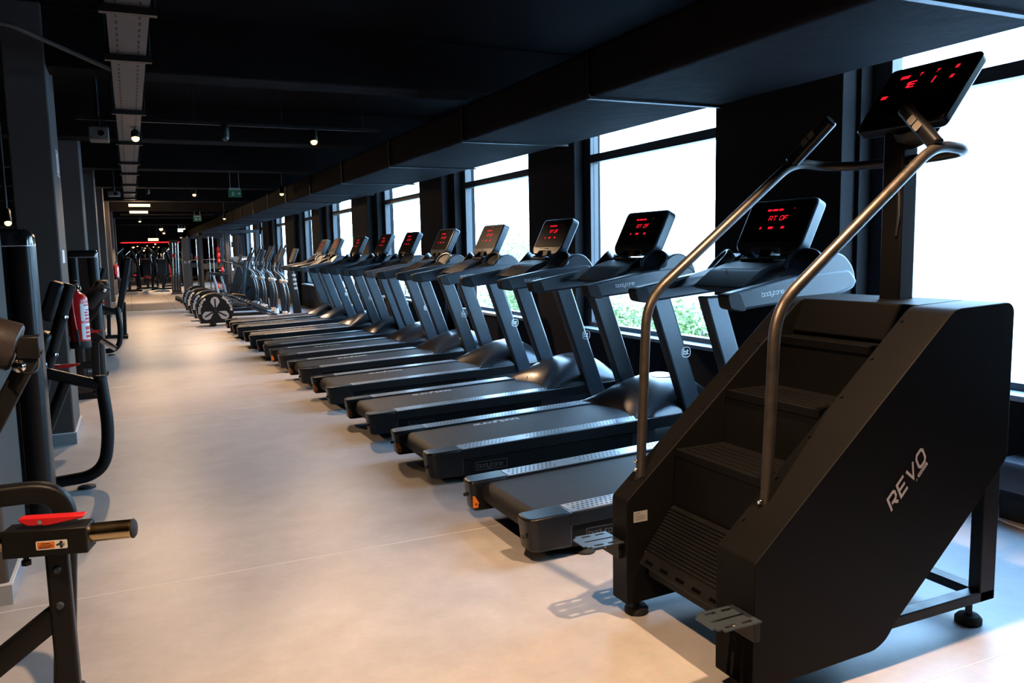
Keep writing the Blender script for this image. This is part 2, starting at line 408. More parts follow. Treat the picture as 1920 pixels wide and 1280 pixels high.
obj('tray', bm, ['tray', 'rubber'], tr, off=(.07, 2, 2.70), smooth=0)
for y in (4.85, 6.0, 8.2, 10.4, 12.6, 14.2, 16.4, 18.4, 20.2):
    bm = newbm(); box(bm, xa - .03, xb + .03, y - .025, y + .025, 2.66, 2.70)
    for xx in (xa - .02, xb + .02): cyl(bm, (xx, y, 2.70), (xx, y, CEIL), .006, 8)
    obj('tray_bracket', bm, 'black', tr, off=(.07, 2, 2.70))

def track(x0, x1, y, z, label):
    t = thing('lighting_track', label, 'lighting track', ((x0 + x1) / 2, y, z), 'black lighting tracks'); o = t.location
    bm = newbm(); box(bm, x0, x1, y - .02, y + .02, z, z + .035); obj('rail', bm, 'black', t, off=o, bevel=.003)
    for i in range(4):
        bm = newbm(); x = x0 + .2 + (x1 - x0 - .4) * i / 3; cyl(bm, (x, y, z + .03), (x, y, CEIL), .005, 8); obj('suspension_rod', bm, 'black', t, off=o)
track(-.4, 2.7, 9.3, 2.762, 'black lighting track hanging across the ceiling in front of the second beam')
track(-.2, 2.7, 18.75, 2.815, 'black lighting track carrying the lamp beside the green exit sign')
track(-.2, 2.7, 30.0, 2.76, 'distant black lighting track carrying the lamps just beyond the duct')

LAMPS = []
def spot(x, y, z, label, power=0, tilt=(0, 0), size=75, r=.042, top=None, lit=True, hl=.13):
    t = thing('track_spotlight', label, 'spotlight', (x, y, z), 'warm track spotlights')
    ax = Vector((tilt[0], tilt[1], -1)).normalized(); o = Vector((x, y, z))
    bm = newbm(); lathe(bm, [(r * .75, 0), (r, .02), (r, hl), (r * .92, hl + .005)], o - ax * (hl + .005), ax, 20); obj('lamp_housing', bm, 'black', t, off=o)
    bm = newbm(); lathe(bm, [(0, -.002), (r * .90, 0), (r * .86, r * .35), (r * .66, r * .68), (r * .35, r * .88), (0, r * .95)], o - ax * .002, ax, 20); obj('lamp_face', bm, 'lamp' if lit else 'black_gloss', t, off=o)
    bm = newbm(); cyl(bm, o - ax * hl * .8, (x, y, (top or z + .2)), .010, 8); obj('stem', bm, 'black', t, off=o)
    if power:
        l = bpy.data.lights.new('lamp_light', 'SPOT'); l.energy = power; l.color = (1, .65, .39); l.spot_size = R(size); l.spot_blend = .35; l.shadow_soft_size = .035
        lo = bpy.data.objects.new('lamp_light', l); COL.objects.link(lo); lo.parent = t; lo.location = ax * (r + .02)
        lo.rotation_euler = (Vector((0, 0, -1)).rotation_difference(ax)).to_euler()
    return t

WL = (1, .60, .30)
spot(.13, 9.3, 2.60, 'lit warm spotlight on the track, hanging under the cable tray', 215, (0, -.32), 118, top=2.695, hl=.075)
spot(1.94, 9.3, 2.63, 'lit warm spotlight on the track between the cable tray and the air duct', 215, (0, -.32), 118, top=2.78)
spot(1.0, 9.3, 2.64, 'unlit black spotlight on the track between two lit ones', 0, lit=False, top=2.78)
spot(1.325, 18.75, 2.68, 'lit warm spotlight to the left of the green exit sign', 400, (0, -.25), 128, top=2.83)
spot(2.6, 15.5, 2.49, 'lit warm spotlight beside the duct, to the right of the green exit sign', 300, (0, 0), 130, top=CEIL)
spot(.42, 18.75, 2.71, 'unlit black spotlight just right of the end of the cable tray', 0, lit=False, top=2.83)
spot(2.6, 25.6, 2.46, 'small lit spotlight at the far end of the air duct', 520, (0, 0), 120, top=CEIL)
spot(.37, 30.0, 2.56, 'small lit spotlight just below the two tube lamps', 800, (0, 0), 120, top=2.77)
spot(1.34, 40, 2.60, 'bright distant spotlight above the red light strip, upper of a pair', 900, (0, -.3), 120, r=.09)
spot(1.59, 44, 2.53, 'distant spotlight above the red light strip, lower of a pair', 120, (0, 0), 120, r=.07)
spot(2.48, 46, 2.33, 'small distant spotlight at the right end of the red strip', 60, (0, 0), 120, r=.06)
spot(2.32, 40.3, 2.62, 'small distant spotlight touching the lit white exit sign', 60, (0, 0), 120, r=.06)
for i, (x, z, r_) in enumerate([(.31, 2.42, .045), (.217, 1.98, .085), (.458, 2.03, .05), (.80, 1.78, .08), (.87, 1.90, .045), (.996, 2.05, .045), (1.129, 1.80, .08), (1.382, 1.98, .05), (1.453, 2.14, .06), (1.652, 1.95, .045), (2.305, 2.16, .06), (.109, 1.70, .045), (.16, 1.76, .04)]):
    nm = ['just under the left end of the red strip', 'large and leftmost of the cluster below the red strip', 'right beside the large one at the left', 'low and wide in the middle of the cluster', 'just above the low wide one', 'alone near the middle of the cluster', 'low, right of the low wide one', 'lower of the pair right of the middle', 'upper of the pair right of the middle', 'right of the close pair', 'near the right end of the red strip', 'lowest at the far left', 'second lowest at the far left'][i]
    spot(x, 55 + (i % 4) * .5, z, 'tiny warm far lamp, ' + nm, 40 if r_ > .07 else 0, (0, 0), 150, r=r_, top=CEIL)
spot(-.906, 8.0, 1.70, 'small warm lamp glowing left of the first full pillar above the black tower', 0, (.1, -.6), r=.03, top=CEIL)
# the row of lamps above the camera and the first treadmills
for x, y, p, tl, sz, l in [(1.9, 1.74, 340, (0, 0), 84, 'warm ceiling spotlight above the near side of the stair climber'), (.27, 1.62, 360, (0, 0), 112, 'warm ceiling spotlight over the walkway beside the nearest machine')]:
    spot(x, y, 2.68, l, p, tl, sz, top=CEIL)

for i, (xa, xb, y, z, r_) in enumerate([(.05, .55, 23.0, 2.69, .035), (.07, .55, 26.0, 2.665, .035), (.82, 1.26, 42, 2.17, .06)]):
    t = thing('tube_lamp', 'glowing warm tube lamp under the ceiling, ' + ['upper of the near pair', 'lower of the near pair', 'far one just above the red light strip'][i], 'tube lamp', ((xa + xb) / 2, y, z), 'warm tube lamps'); o = t.location
    bm = newbm(); cyl(bm, (xa, y, z), (xb, y, z), r_, 16); obj('tube', bm, 'tubelamp', t, off=o)
    bm = newbm(); box(bm, xa, xb, y - .03, y + .03, z + r_ * .9, z + r_ * .9 + .03)
    for x in (xa + .05, xb - .05): cyl(bm, (x, y, z + r_), (x, y, CEIL), .006, 8)
    obj('holder', bm, 'black', t, off=o)
    l = bpy.data.lights.new('tube_light', 'POINT'); l.energy = 90; l.color = (1, .66, .36); l.shadow_soft_size = .1
    lo = bpy.data.objects.new('tube_light', l); COL.objects.link(lo); lo.parent = t; lo.location = (0, 0, -.12)
bm = newbm(); box(bm, -.40, 2.48, 48.0, 48.05, 2.105, 2.15); o = obj('ceiling_light_strip', bm, 'led_strip', off=None)
tag(o, 'glowing red light strip across the far end of the room', 'light strip')

# exit signs
def exit_sign(x0, x1, y, z0, z1, label, m, deco):
    t = thing('exit_sign', label, 'exit sign', ((x0 + x1) / 2, y, z0), 'hanging exit signs'); o = t.location
    bm = newbm(); box(bm, x0, x1, y - .012, y + .012, z0, z1); obj('sign_panel', bm, m, t, off=o, bevel=.003)
    bm = newbm(); box(bm, x0 + .02, x1 - .02, y - .03, y + .03, z1, z1 + .035)
    for x in (x0 + .04, x1 - .04): cyl(bm, (x, y, z1 + .03), (x, y, CEIL), .005, 8)
    obj('sign_housing', bm, 'silver' if deco else 'white_plastic', t, off=o)
    bm = newbm(); w = x1 - x0; F = lambda p, q: (x0 + p * w, y - .0135, z0 + q * (z1 - z0))   # running figure and arrow
    ribbon(bm, [(.30, .75), (.36, .45), (.26, .2)], .07, F); ribbon(bm, [(.36, .45), (.46, .22)], .07, F); ribbon(bm, [(.24, .58), (.46, .58)], .05, F)
    ribbon(bm, [(.58, .5), (.88, .5)], .07, F); ribbon(bm, [(.76, .7), (.9, .5), (.76, .3)], .06, F)
    decal('pictogram', bm, 'white' if deco else 'green', t, off=o)
exit_sign(1.83, 2.075, 17, 2.52, 2.66, 'green hanging exit sign between two lit spotlights', 'green', True)
exit_sign(1.97, 2.225, 29, 2.51, 2.66, 'dark unlit exit sign farther down the ceiling', 'green', True)
exit_sign(2.03, 2.25, 40, 2.46, 2.60, 'lit white exit sign far down the ceiling', 'exit_lit', False)

# ceiling-hung boxes beside the pillars
for x0, x1, y, z0, z1, lab in [(-.30, -.114, 9.4, 2.585, 2.72, 'beige projector box hanging beside the second full pillar'), (-.30, -.09, 17, 2.525, 2.61, 'small beige projector box hanging farther along the pillar row')]:
    t = thing('projector', lab, 'projector', ((x0 + x1) / 2, y, z0), 'ceiling projectors'); o = t.location
    bm = newbm(); box(bm, x0, x1, y, y + .28, z0, z1); obj('projector_body', bm, 'tray', t, off=o, bevel=.012)
    bm = newbm(); cx = x0 + (x1 - x0) * .62; cz = (z0 + z1) / 2; lathe(bm, [(.030, 0), (.030, .012), (.022, .012), (.018, .002), (0, .002)], (cx, y + .001, cz), (0, -1, 0), 20); obj('lens', bm, 'black_gloss', t, off=o)
    bm = newbm(); cyl(bm, ((x0 + x1) / 2, y + .14, z1 - .01), ((x0 + x1) / 2, y + .14, CEIL), .018, 10); obj('mount_pole', bm, 'black', t, off=o)
# conduit between pillar and tray
bm = newbm(); tube(bm, [(-3.2, 6.4, 2.93), (-.62, 6.4, 2.93), (-.02, 6.9, 2.775)], .016, 8, fil=.05)
o = obj('conduit', bm, 'tray'); tag(o, 'thin grey conduit bending down from the dark ceiling to the cable tray', 'conduit')

# matting of the far area
bm = newbm(); box(bm, -.9, XW - .05, 23.2, 60, 0, .008)
for x in (-.05, 1.0, 2.05, 3.1): box(bm, x - .006, x + .006, 23.2, 60, .008, .0085, mi=1)
o = obj('rubber_matting', bm, ['mat_floor', 'rubber'], smooth=0); tag(o, 'dark rubber matting with a lengthwise seam beyond the pale floor', 'mat')

# ---------------------------------------------------------------- outside the windows
bm = newbm(); box(bm, XW + .3, 160, -120, 200, -.6, -.45); o = struct('exterior_ground', bm, 'ground')
bm = newbm(); box(bm, 60, 72, 40, 140, -.45, 6.0); box(bm, 60.2, 71.8, 40.2, 139.8, 6.0, 6.4)
o = obj('far_building', bm, ['facade', 'frame'], smooth=0); tag(o, 'pale overexposed building far outside the windows', 'building')
def bush(x, y, z, w, h, label, n=1500, seed=1):
    rnd = random.Random(seed); t = thing('garden_bush', label, 'bush', (x, y, z), 'bushes outside the windows')
    bm = newbm()
    blobs = [(rnd.uniform(-.32, .32) * w, rnd.uniform(-.32, .32) * w, h * rnd.uniform(.35, .75), rnd.uniform(.22, .36) * w) for _ in range(9)]
    for i in range(n * 2):
        bx, by, bz, br = rnd.choice(blobs)
        d = Vector((rnd.gauss(0, 1), rnd.gauss(0, 1), rnd.gauss(0, 1))).normalized() * br * rnd.uniform(.6, 1.05)
        p = Vector((bx, by, bz)) + Vector((d.x, d.y, d.z * h / w * 1.1))
        if p.z < .05: p.z = .05 + rnd.random() * .2
        a = Vector((rnd.gauss(0, 1), rnd.gauss(0, 1), rnd.gauss(0, .6))).normalized() * rnd.uniform(.03, .055); b = a.cross(Vector((rnd.gauss(0, 1), rnd.gauss(0, 1), 1))).normalized() * rnd.uniform(.014, .026)
        bm.faces.new([bm.verts.new(p + k) for k in (-a, b, a, -b)])
    decal('foliage', bm, 'leaf', t)
    bm = newbm()
    for i in range(5):
        bx, by, bz, br = blobs[i]; tube(bm, [(bx * .1, by * .1, 0), (bx * .5, by * .5, bz * .5), (bx, by, bz)], .02, 6)
    obj('stem', bm, 'bark', t)
bush(6.75, 8.55, -.45, 1.5, 1.15, 'bright green bush outside, seen between the uprights of the nearest treadmill', 1500, 1)
bush(6.75, 10.6, -.45, 1.3, 1.05, 'green bush outside the window behind the second treadmill', 1300, 2)
bush(8.6, 18.2, -.45, 2.4, 2.2, 'tall green bush outside the window behind the third and fourth treadmills', 1700, 3)
bush(7.2, 15.2, -.45, 1.4, 1.3, 'low green bush outside below the window of the fourth treadmill', 1200, 4)
bush(9.6, 30.5, -.45, 2.6, 2.2, 'green bush outside the window behind the fifth and sixth treadmills', 1400, 5)
bush(9.0, 41.0, -.45, 2.6, 2.0, 'green bush outside the window behind the eighth treadmill', 1200, 6)
# ================================================================== TREADMILLS
TO = (1.5, 0, 0)
zt = lambda X: .212 + .036 * (X - 1.5)
def make_treadmill():
    t = thing('treadmill', '', 'treadmill', TO, 'row of treadmills along the windows')
    # base frame
    bm = newbm()
    for s in (-1, 1):
        a, b = sorted((s * .30, s * .385)); pxz(bm, rpoly([(1.66, .05), (3.70, .05), (3.76, .10), (3.76, .20), (1.66, .155)], .01, 2), a, b)
    box(bm, 1.70, 1.80, -.3, .3, .06, .12); box(bm, 2.6, 2.7, -.3, .3, .06, .12); box(bm, 3.5, 3.72, -.3, .3, .06, .16)
    fr = obj('base_frame', bm, 'black_matte', t, bevel=.005, off=TO)
    for s in (-1, 1):
        bm = newbm(); x0, z0, w, h = 1.80, .072, .215, .058; y = s * .3862
        F = (lambda p, q: (x0 + p, y, z0 + q)) if s < 0 else (lambda p, q: (x0 + w - p, y, z0 + q))
        ribbon(bm, [(.004, .004), (w - .004, .004), (w - .004, h - .004), (.004, h - .004)], .003, F, True)
        o, u = (Vector((x0 + .016, y, z0 + .017)), (1, 0, 0)) if s < 0 else (Vector((x0 + w - .016, y, z0 + .017)), (-1, 0, 0))
        lettering(bm, 'bodytone', o, u, (0, 0, 1), .019, .17, .26)
        decal('name_plate', bm, 'dark_print', fr, off=TO)
    # side rails with their perforated foot strips
    for s in (-1, 1):
        a, b = sorted((s * .272, s * .405))
        bm = newbm(); pxz(bm, rpoly([(1.70, zt(1.7) - .062), (3.70, zt(3.70) - .085), (3.74, zt(3.74) - .05), (3.72, zt(3.72) - .003), (1.70, zt(1.7) - .003)], .004, 1), a, b)
        sr = obj('side_rail', bm, 'plastic', t, bevel=.010, seg=3, off=TO)
        bm = newbm(); a2, b2 = sorted((s * .281, s * .392))
        pxz(bm, [(1.725, zt(1.725) - .004), (3.20, zt(3.2) - .004), (3.20, zt(3.2)), (1.725, zt(1.725))], a2, b2)
        for g0 in (1.755, 2.165, 2.575, 2.92):
            for i in range(11 if g0 < 2.9 else 8):
                for j in range(4):
                    x = g0 + i * .025 + (j % 2) * .0125; y = s * (.299 + j * .0255); z = zt(x) + .0006
                    f = bm.faces.new([bm.verts.new((x + .0066 * math.cos(R(60 * k)), y + .0066 * math.sin(R(60 * k)), z)) for k in range(6)]); f.material_index = 1
        obj('foot_strip', bm, ['strip', 'dot'], sr, smooth=0, off=TO)
        # rear end cap
        bm = newbm()
        out = rpoly([(1.50, a), (1.725, a), (1.725, b), (1.50, b)], [.03 if s > 0 else .055, 0, 0, .055 if s > 0 else .03], 5)
        prism(bm, out, lambda p, q: (p + .02 * (1.725 - p) / .225, q * .985, .058), lambda p, q: (p, q, zt(p) + .002))
        cap = obj('end_cap', bm, 'plastic', t, bevel=.012, seg=3, off=TO)
        bm = newbm(); cyl(bm, (1.497, s * .355, .13), (1.51, s * .355, .13), .009, 12); obj('cap_bolt', bm, 'rubber', cap, off=TO)
        if s > 0:
            bm = newbm(); F = lambda p, q: (1.512 + p, .2690, .078 + q)
            f = bm.faces.new([bm.verts.new(F(*p)) for p in ((0, 0), (.048, 0), (.040, .014), (.012, .062), (0, .066))])
            f2 = bm.faces.new([bm.verts.new((1.530 + .006 * math.cos(R(60 * k)), .2684, .097 + .006 * math.sin(R(60 * k)))) for k in range(6)]); f2.material_index = 1
            decal('warning_sticker', bm, ['orange', 'rubber'], cap, off=TO)
    # running belt
    bm = newbm(); r = .058; zc = zt(1.62) - r - .012
    poly = [(3.2, zt(3.2) - .012)] + [(1.62 + r * math.cos(R(a)), zc + r * math.sin(R(a))) for a in range(90, 271, 15)] + [(3.2, zc - r)]
    pxz(bm, poly, -.274, .274)
    lettering(bm, 'bodytone', (2.36, .215, zt(2.36) - .0112), (-1, 0, -.036), (0, -1, 0), .036, .20, .3, mi=1)
    obj('running_belt', bm, ['belt', 'white'], t, off=TO, recalc=False)
    # motor hood
    def hprof(u): return math.sin(math.pi / 2 * min(1, u / .72) ** .8) if u < .72 else 1 - .42 * ((u - .72) / .28) ** 2
    bm = newbm(); Y = .388
    def hood(u, v):
        y = (2 * v - 1); ay = abs(y)
        x0 = 2.92 + .14 * (1 - ay ** 2)
        x = x0 + (3.66 - x0) * u
        ze = .19 if u > .02 else zt(x) - .01
        prof = hprof(u)
        crest = .252 + .225 * prof if u > 0 else zt(x) - .012
        side = zt(x) - .008 + .03 * prof
        k = (1 - ay ** 3.4)
        z = side + (crest - side) * k if u > 0 else zt(x) - .014
        return (x, y * Y * (1 + .02 * math.sin(math.pi * u)), z)
    V = grid(bm, hood, 16, 22)
    # skirts
    def skirt(row):
        low = [bm.verts.new((v.co.x, v.co.y, .07)) for v in row]
        for i in range(len(row) - 1): bm.faces.new((row[i], row[i + 1], low[i + 1], low[i]))
    skirt([r_[0] for r_ in V]); skirt([r_[-1] for r_ in V]); skirt(V[-1])
    hd = obj('motor_hood', bm, 'hood', t, off=TO, smooth=55)
    bm = newbm()
    sc = [((3.44 + .075 * math.cos(R(a))), .115 * math.sin(R(a))) for a in range(0, 360, 15)]
    def hz(x):   # height of the hood's centre line at x
        return .252 + .225 * hprof((x - 3.06) / .60)
    prism(bm, sc, lambda p, q: (p, q, hz(p) - .004), lambda p, q: (p, q, hz(p) + .0025)); obj('hood_badge', bm, 'plastic', hd, off=TO)
    # uprights
    for s in (-1, 1):
        a, b = sorted((s * .345, s * .425)); bm = newbm()
        pxz(bm, [(3.395, .10), (3.545, .10), (3.19, 1.10), (3.04, 1.10)], a, b)
        up = obj('upright', bm, 'grey_satin', t, bevel=.016, seg=3, off=TO)
        bm = newbm(); y = s * .4258; cx, cz = 3.325, .69; sg = -s
        F = lambda p, q: (cx + sg * p, y, cz + q)
        ribbon(bm, rrect(.066, .066, .024, 5), .0048, F, True)
        ribbon(bm, [(-.020, .022), (-.020, -.012), (-.001, -.012), (-.001, .006), (-.020, .006)], .006, F)
        ribbon(bm, [(.009, .020), (.009, -.012), (.021, -.012)], .006, F); ribbon(bm, [(.001, .008), (.021, .008)], .006, F)
        decal('badge', bm, 'white', up, off=TO)
        # handrails
        a, b = sorted((s * .355, s * .430)); bm = newbm()
        pxz(bm, rpoly([(2.575, 1.165), (3.06, 1.245), (3.36, 1.262), (3.42, 1.19), (3.30, 1.135), (2.95, 1.105), (2.66, 1.082), (2.585, 1.10)], [.03, .2, .03, .03, .1, .1, .04, .03], 4), a, b)
        hr = obj('handrail', bm, 'rail_grey', t, bevel=.014, seg=3, off=TO)
        bm = newbm(); y = s * .4308
        if s < 0: lettering(bm, 'bodytone', (2.775, y, 1.143), (1, 0, .10), (-.1, 0, 1), .0158, .17, .26)
        else: lettering(bm, 'bodytone', (2.905, y, 1.155), (-1, 0, -.10), (-.1, 0, 1), .0158, .17, .26)
        F = lambda p, q: (2.69 + p, y, 1.128 + q + p * .12)
        ribbon(bm, [(.02, .042), (.0, .062), (.26, .082), (.285, .04), (.30, .035)], .0016, F, mi=1)
        decal('rail_lettering', bm, ['white', 'rubber'], hr, off=TO)
        bm = newbm(); pxz(bm, rpoly([(2.560, 1.160), (2.64, 1.174), (2.68, 1.082), (2.655, 1.076), (2.578, 1.092)], .02, 4), a - .003, b + .003); obj('rail_end', bm, 'rubber', hr, bevel=.012, seg=3, off=TO)
    # dashboard bridging the handrails
    bm = newbm()
    prof = rpoly([(2.84, 1.17), (2.97, 1.262), (3.10, 1.302), (3.27, 1.308), (3.36, 1.27), (3.38, 1.16), (3.0, 1.13)], .02, 3)
    pxz(bm, prof, -.20, .20)
    for s in (-1, 1):   # shoulders down to the rails
        y0, y1 = s * .20, s * .40
        prism(bm, [(0, 0), (1, 0), (1, 1), (0, 1)], lambda p, q, y0=y0: (2.86 + .14 * q + .30 * p, y0, (1.18 + .12 * p) + .055 * q - .0 * p),
              lambda p, q, y1=y1: (2.78 + .10 * q + .42 * p, y1, (1.145 + .075 * p) + .055 * q))
    db = obj('dashboard', bm, 'dash', t, bevel=.010, seg=3, off=TO)
    bm = newbm(); box(bm, -.18, .18, 0, .0, 0, 0) if False else None
    pts = [(2.99, 1.2845), (3.095, 1.3245)]
    f = bm.faces.new([bm.verts.new(p) for p in ((2.985, -.15, 1.2685), (3.085, -.15, 1.2990), (3.085, .15, 1.2990), (2.985, .15, 1.2685))])
    decal('keypad', bm, 'dash', db, off=TO)
    bm = newbm(); box(bm, 3.115, 3.25, -.13, .13, 1.300, 1.322); obj('tablet_shelf', bm, 'dash', db, bevel=.008, off=TO)
    # bottle holders: a humped housing with an oval well
    for s in (-1, 1):
        bm = newbm(); a, b = sorted((s * .205, s * .425))
        a, b = sorted((s * .235, s * .425))
        pxz(bm, rpoly([(3.03, 1.14), (3.12, 1.27), (3.20, 1.335), (3.26, 1.352), (3.325, 1.335), (3.39, 1.27), (3.415, 1.17), (3.30, 1.13)], .04, 4), a, b)
        h = obj('bottle_holder', bm, 'rail_grey', t, bevel=.02, seg=3, off=TO)
        n = Vector((-.66, s * .34, .66)).normalized(); c = Vector((3.13, s * .335, 1.295))
        bm = newbm(); lathe(bm, [(.045, -.13), (.085, -.075), (.100, -.01), (.100, .006), (.092, .014), (.080, .012), (.077, 0)], c, n, 28); bm.faces.ensure_lookup_table()
        obj('holder_cup', bm, 'rail_grey', h, off=TO)
        bm = newbm(); lathe(bm, [(.0775, .0128), (.070, -.055), (0, -.06)], c, n, 28); bm.faces.ensure_lookup_table(); bmesh.ops.delete(bm, geom=[f for f in bm.faces if len(f.verts) > 4], context='FACES')
        obj('holder_well', bm, 'rubber', h, off=TO)
    # console screen
    B, T = Vector((3.165, 0, 1.345)), Vector((3.315, 0, 1.645)); up = (T - B).normalized(); Hh = (T - B).length; yy = Vector((0, 1, 0)); nn = Vector((-up.z, 0, up.x))  # nn faces the runner
    bm = newbm(); o2 = rpoly([(-.20, 0), (-.255, .05), (-.255, Hh), (.255, Hh), (.255, .05), (.20, 0), (.12, 0), (.105, .028), (-.105, .028), (-.12, 0)], [.03, .03, .04, .04, .03, .03, .015, .015, .015, .015], 4)
    prism(bm, o2, lambda p, q: B + yy * p + up * q + nn * .0, lambda p, q: B + yy * p + up * q - nn * .072)
    cs = obj('console_screen', bm, 'grey_satin', t, bevel=.012, seg=3, off=TO)
    bm = newbm(); o3 = rpoly([(-.238, .07), (-.238, Hh - .018), (.238, Hh - .018), (.238, .07)], .03, 4)
    bm.faces.new([bm.verts.new(B + yy * p + up * q + nn * .0008) for p, q in o3]); decal('screen_glass', bm, 'screen', cs, off=TO)
    bm = newbm(); P = lambda p, q: B + yy * (-p) + up * q + nn * .002     # p to the runner's right
    U = yy * -1
    def led(txt, p, q, h, w=.16): lettering(bm, txt, P(p, q), U, up, h, w, .3, .15)
    led('888 8888 888', -.092, .262, .0095, .2); led("'", .105, .262, .012); led('RT OF', -.060, .203, .026, .13)
    led('8', -.105, .152, .011, .22); led('888', -.038, .152, .011, .22); led('88', .060, .152, .011, .22)
    decal('led_readout', bm, 'led', cs, off=TO)
    bm = newbm(); lettering(bm, 'bodytone', P(-.035, Hh - .032), U, up, .008, .16, .26); decal('screen_lettering', bm, 'grey_print', cs, off=TO)
    bm = newbm(); pxz(bm, [(3.17, 1.33), (3.25, 1.33), (3.24, 1.43), (3.19, 1.40)], -.045, .045); obj('console_neck', bm, 'plastic', t, bevel=.006, off=TO)
    # safety key on its cord
    bm = newbm(); tube(bm, [(2.955, .05, 1.262), (2.945, .05, 1.21), (2.95, .055, 1.16)], .0025, 6); lathe(bm, [(0, 0), (.012, .004), (.014, .02), (.010, .035), (0, .037)], (2.95, .055, 1.125), (0, 0, 1), 10)
    obj('safety_key', bm, 'red_plastic', t, off=TO)
    # feet
    for x in (1.82, 3.60):
        for s in (-1, 1):
            bm = newbm(); lathe(bm, [(.048, 0), (.048, .010), (.030, .022), (.012, .026), (.012, .055)], (x, s * .34, 0), (0, 0, 1), 20); obj('foot', bm, ['rubber'], t, off=TO)
    return t
TY = [3.50, 4.82, 6.14, 7.50, 8.82, 10.10, 11.28, 12.71, 14.25, 15.35]
TL = ['black treadmill nearest the camera, half hidden behind the stair climber',
      'second treadmill from the stair climber, white belt print and full belt in view',
      'third treadmill from the stair climber, console against the dark pier',
      'fourth treadmill from the stair climber, console before the second window',
      'fifth treadmill from the stair climber, its console beside a dark pier',
      'sixth treadmill from the stair climber, its console in front of the third window',
      'seventh treadmill from the stair climber, fourth before the cross trainers',
      'eighth treadmill from the stair climber, third before the cross trainers',
      'ninth treadmill from the stair climber, next to last before the cross trainers',
      'farthest treadmill of the row, right in front of the cross trainers']
tm = make_treadmill()
for i, (y, l) in enumerate(zip(TY, TL)):
    if i == 1: tm.location = (1.5, y, 0); tm['label'] = l
    else:
        d = dup(tm, (1.5, y, 0), l)
        if i == 0:      # the nearest belt has its print turned underneath
            bl = [c for c in bpy.data.objects if c.parent == d and c.name.startswith('running_belt')][0]
            bl.data = bl.data.copy(); b2 = newbm(); b2.from_mesh(bl.data); bmesh.ops.delete(b2, geom=[f for f in b2.faces if f.material_index == 1], context='FACES'); b2.to_mesh(bl.data); b2.free()
# ================================================================== STAIR CLIMBER
CO = (1.6, 2.18, 0)
cl = thing('stair_climber', 'large black stair climber with bronze handrails and silver side lettering', 'stair climber', CO)
side = [(1.605, .06), (1.605, .46), (2.435, 1.175), (2.71, 1.185), (2.735, 1.165), (2.735, .64), (2.56, .47), (2.205, .15), (2.165, .10), (2.115, .075)]
for (a, b) in ((1.79, 1.965), (2.475, 2.575)):
    bm = newbm(); pxz(bm, rpoly(side, [.004, .012, .03, .02, .02, .02, 0, 0, .02, .02], 2), a, b)
    sp = obj('side_panel', bm, 'black_matte', cl, bevel=.018, seg=3, off=CO)
    # lid along the slope with its seam and screws
    u = Vector((.83, 0, .715)).normalized(); n = Vector((-u.z, 0, u.x))
    for k in range(6):
        bm = newbm(); p = Vector((1.62, (b - .02 if a < 2 else a + .02), .475)) + u * (.10 + k * .18); lathe(bm, [(.006, 0), (.006, .002), (0, .003)], p + n * .0005, n, 8)
        obj('panel_screw', bm, 'black_gloss', sp, off=CO)
# rear hood with chamfered lid and inner back
bm = newbm()
pxz(bm, [(2.40, 1.05), (2.46, 1.178), (2.70, 1.186), (2.73, 1.16), (2.73, .62), (2.62, .52), (2.58, .9)], 1.95, 2.49)
obj('rear_cover', bm, 'black_matte', cl, bevel=.006, off=CO)
# steps: tread and riser boards
for k, (x, z) in enumerate([(1.82, .635), (2.06, .84), (2.315, 1.035)]):
    bm = newbm()
    box(bm, x, x + .27, 1.968, 2.472, z - .03, z); pxz(bm, [(x + .004, z - .03), (x + .022, z - .03), (x + .006, z - .245), (x - .012, z - .245)], 1.968, 2.472)
    for r_ in range(5): box(bm, x + .03 + r_ * .035, x + .04 + r_ * .035, 1.99, 2.45, z, z + .003)
    st = obj('step', bm, 'black_matte', cl, bevel=.004, off=CO)
# tipping lowest step: ribbed plate
bm = newbm(); A, Bv = Vector((1.80, 1.985, .425)), Vector((1.645, 1.985, .225)); d = (Bv - A); nn = Vector((-d.z, 0, d.x)).normalized(); nn = nn if nn.x < 0 else -nn
obox(bm, A, d, (0, .47, 0), -nn * .025)
for k in range(14): 
    q = A + d * (.05 + k * .053); obox(bm, q, d.normalized() * .007, (0, .47, 0), nn * .006)
obj('ribbed_step', bm, 'black', cl, bevel=.002, off=CO)
for k in range(5):
    bm = newbm(); obox(bm, A + d * .90 + Vector((0, .03 + k * .092, 0)) + nn * .0005, d.normalized() * .012, (0, .045, 0), nn * .001)
    obj('step_slot', bm, 'void', cl, off=CO)
bm = newbm(); box(bm, 1.70, 2.30, 1.97, 2.47, .16, .22); pxz(bm, [(1.68, .20), (2.20, .20), (2.56, .56), (2.50, .62), (2.15, .30), (1.68, .26)], 1.97, 2.47); obj('belly_pan', bm, 'rubber', cl, off=CO)
# rating plate inside the left panel
bm = newbm(); F = lambda p, q: (1.635 + p, 2.4742, .375 + q)
bm.faces.new([bm.verts.new(F(*p)) for p in ((0, 0), (.062, 0), (.062, .042), (0, .042))])
for q in (.010, .017, .024): ribbon(bm, [(.006, q), (.05, q)], .002, lambda p, r_: (1.635 + p, 2.4738, .375 + r_), mi=1)
ribbon(bm, [(.006, .034), (.03, .034)], .003, lambda p, r_: (1.635 + p, 2.4738, .375 + r_), mi=1)
decal('rating_plate', bm, ['silver', 'grey_print'], cl, off=CO)
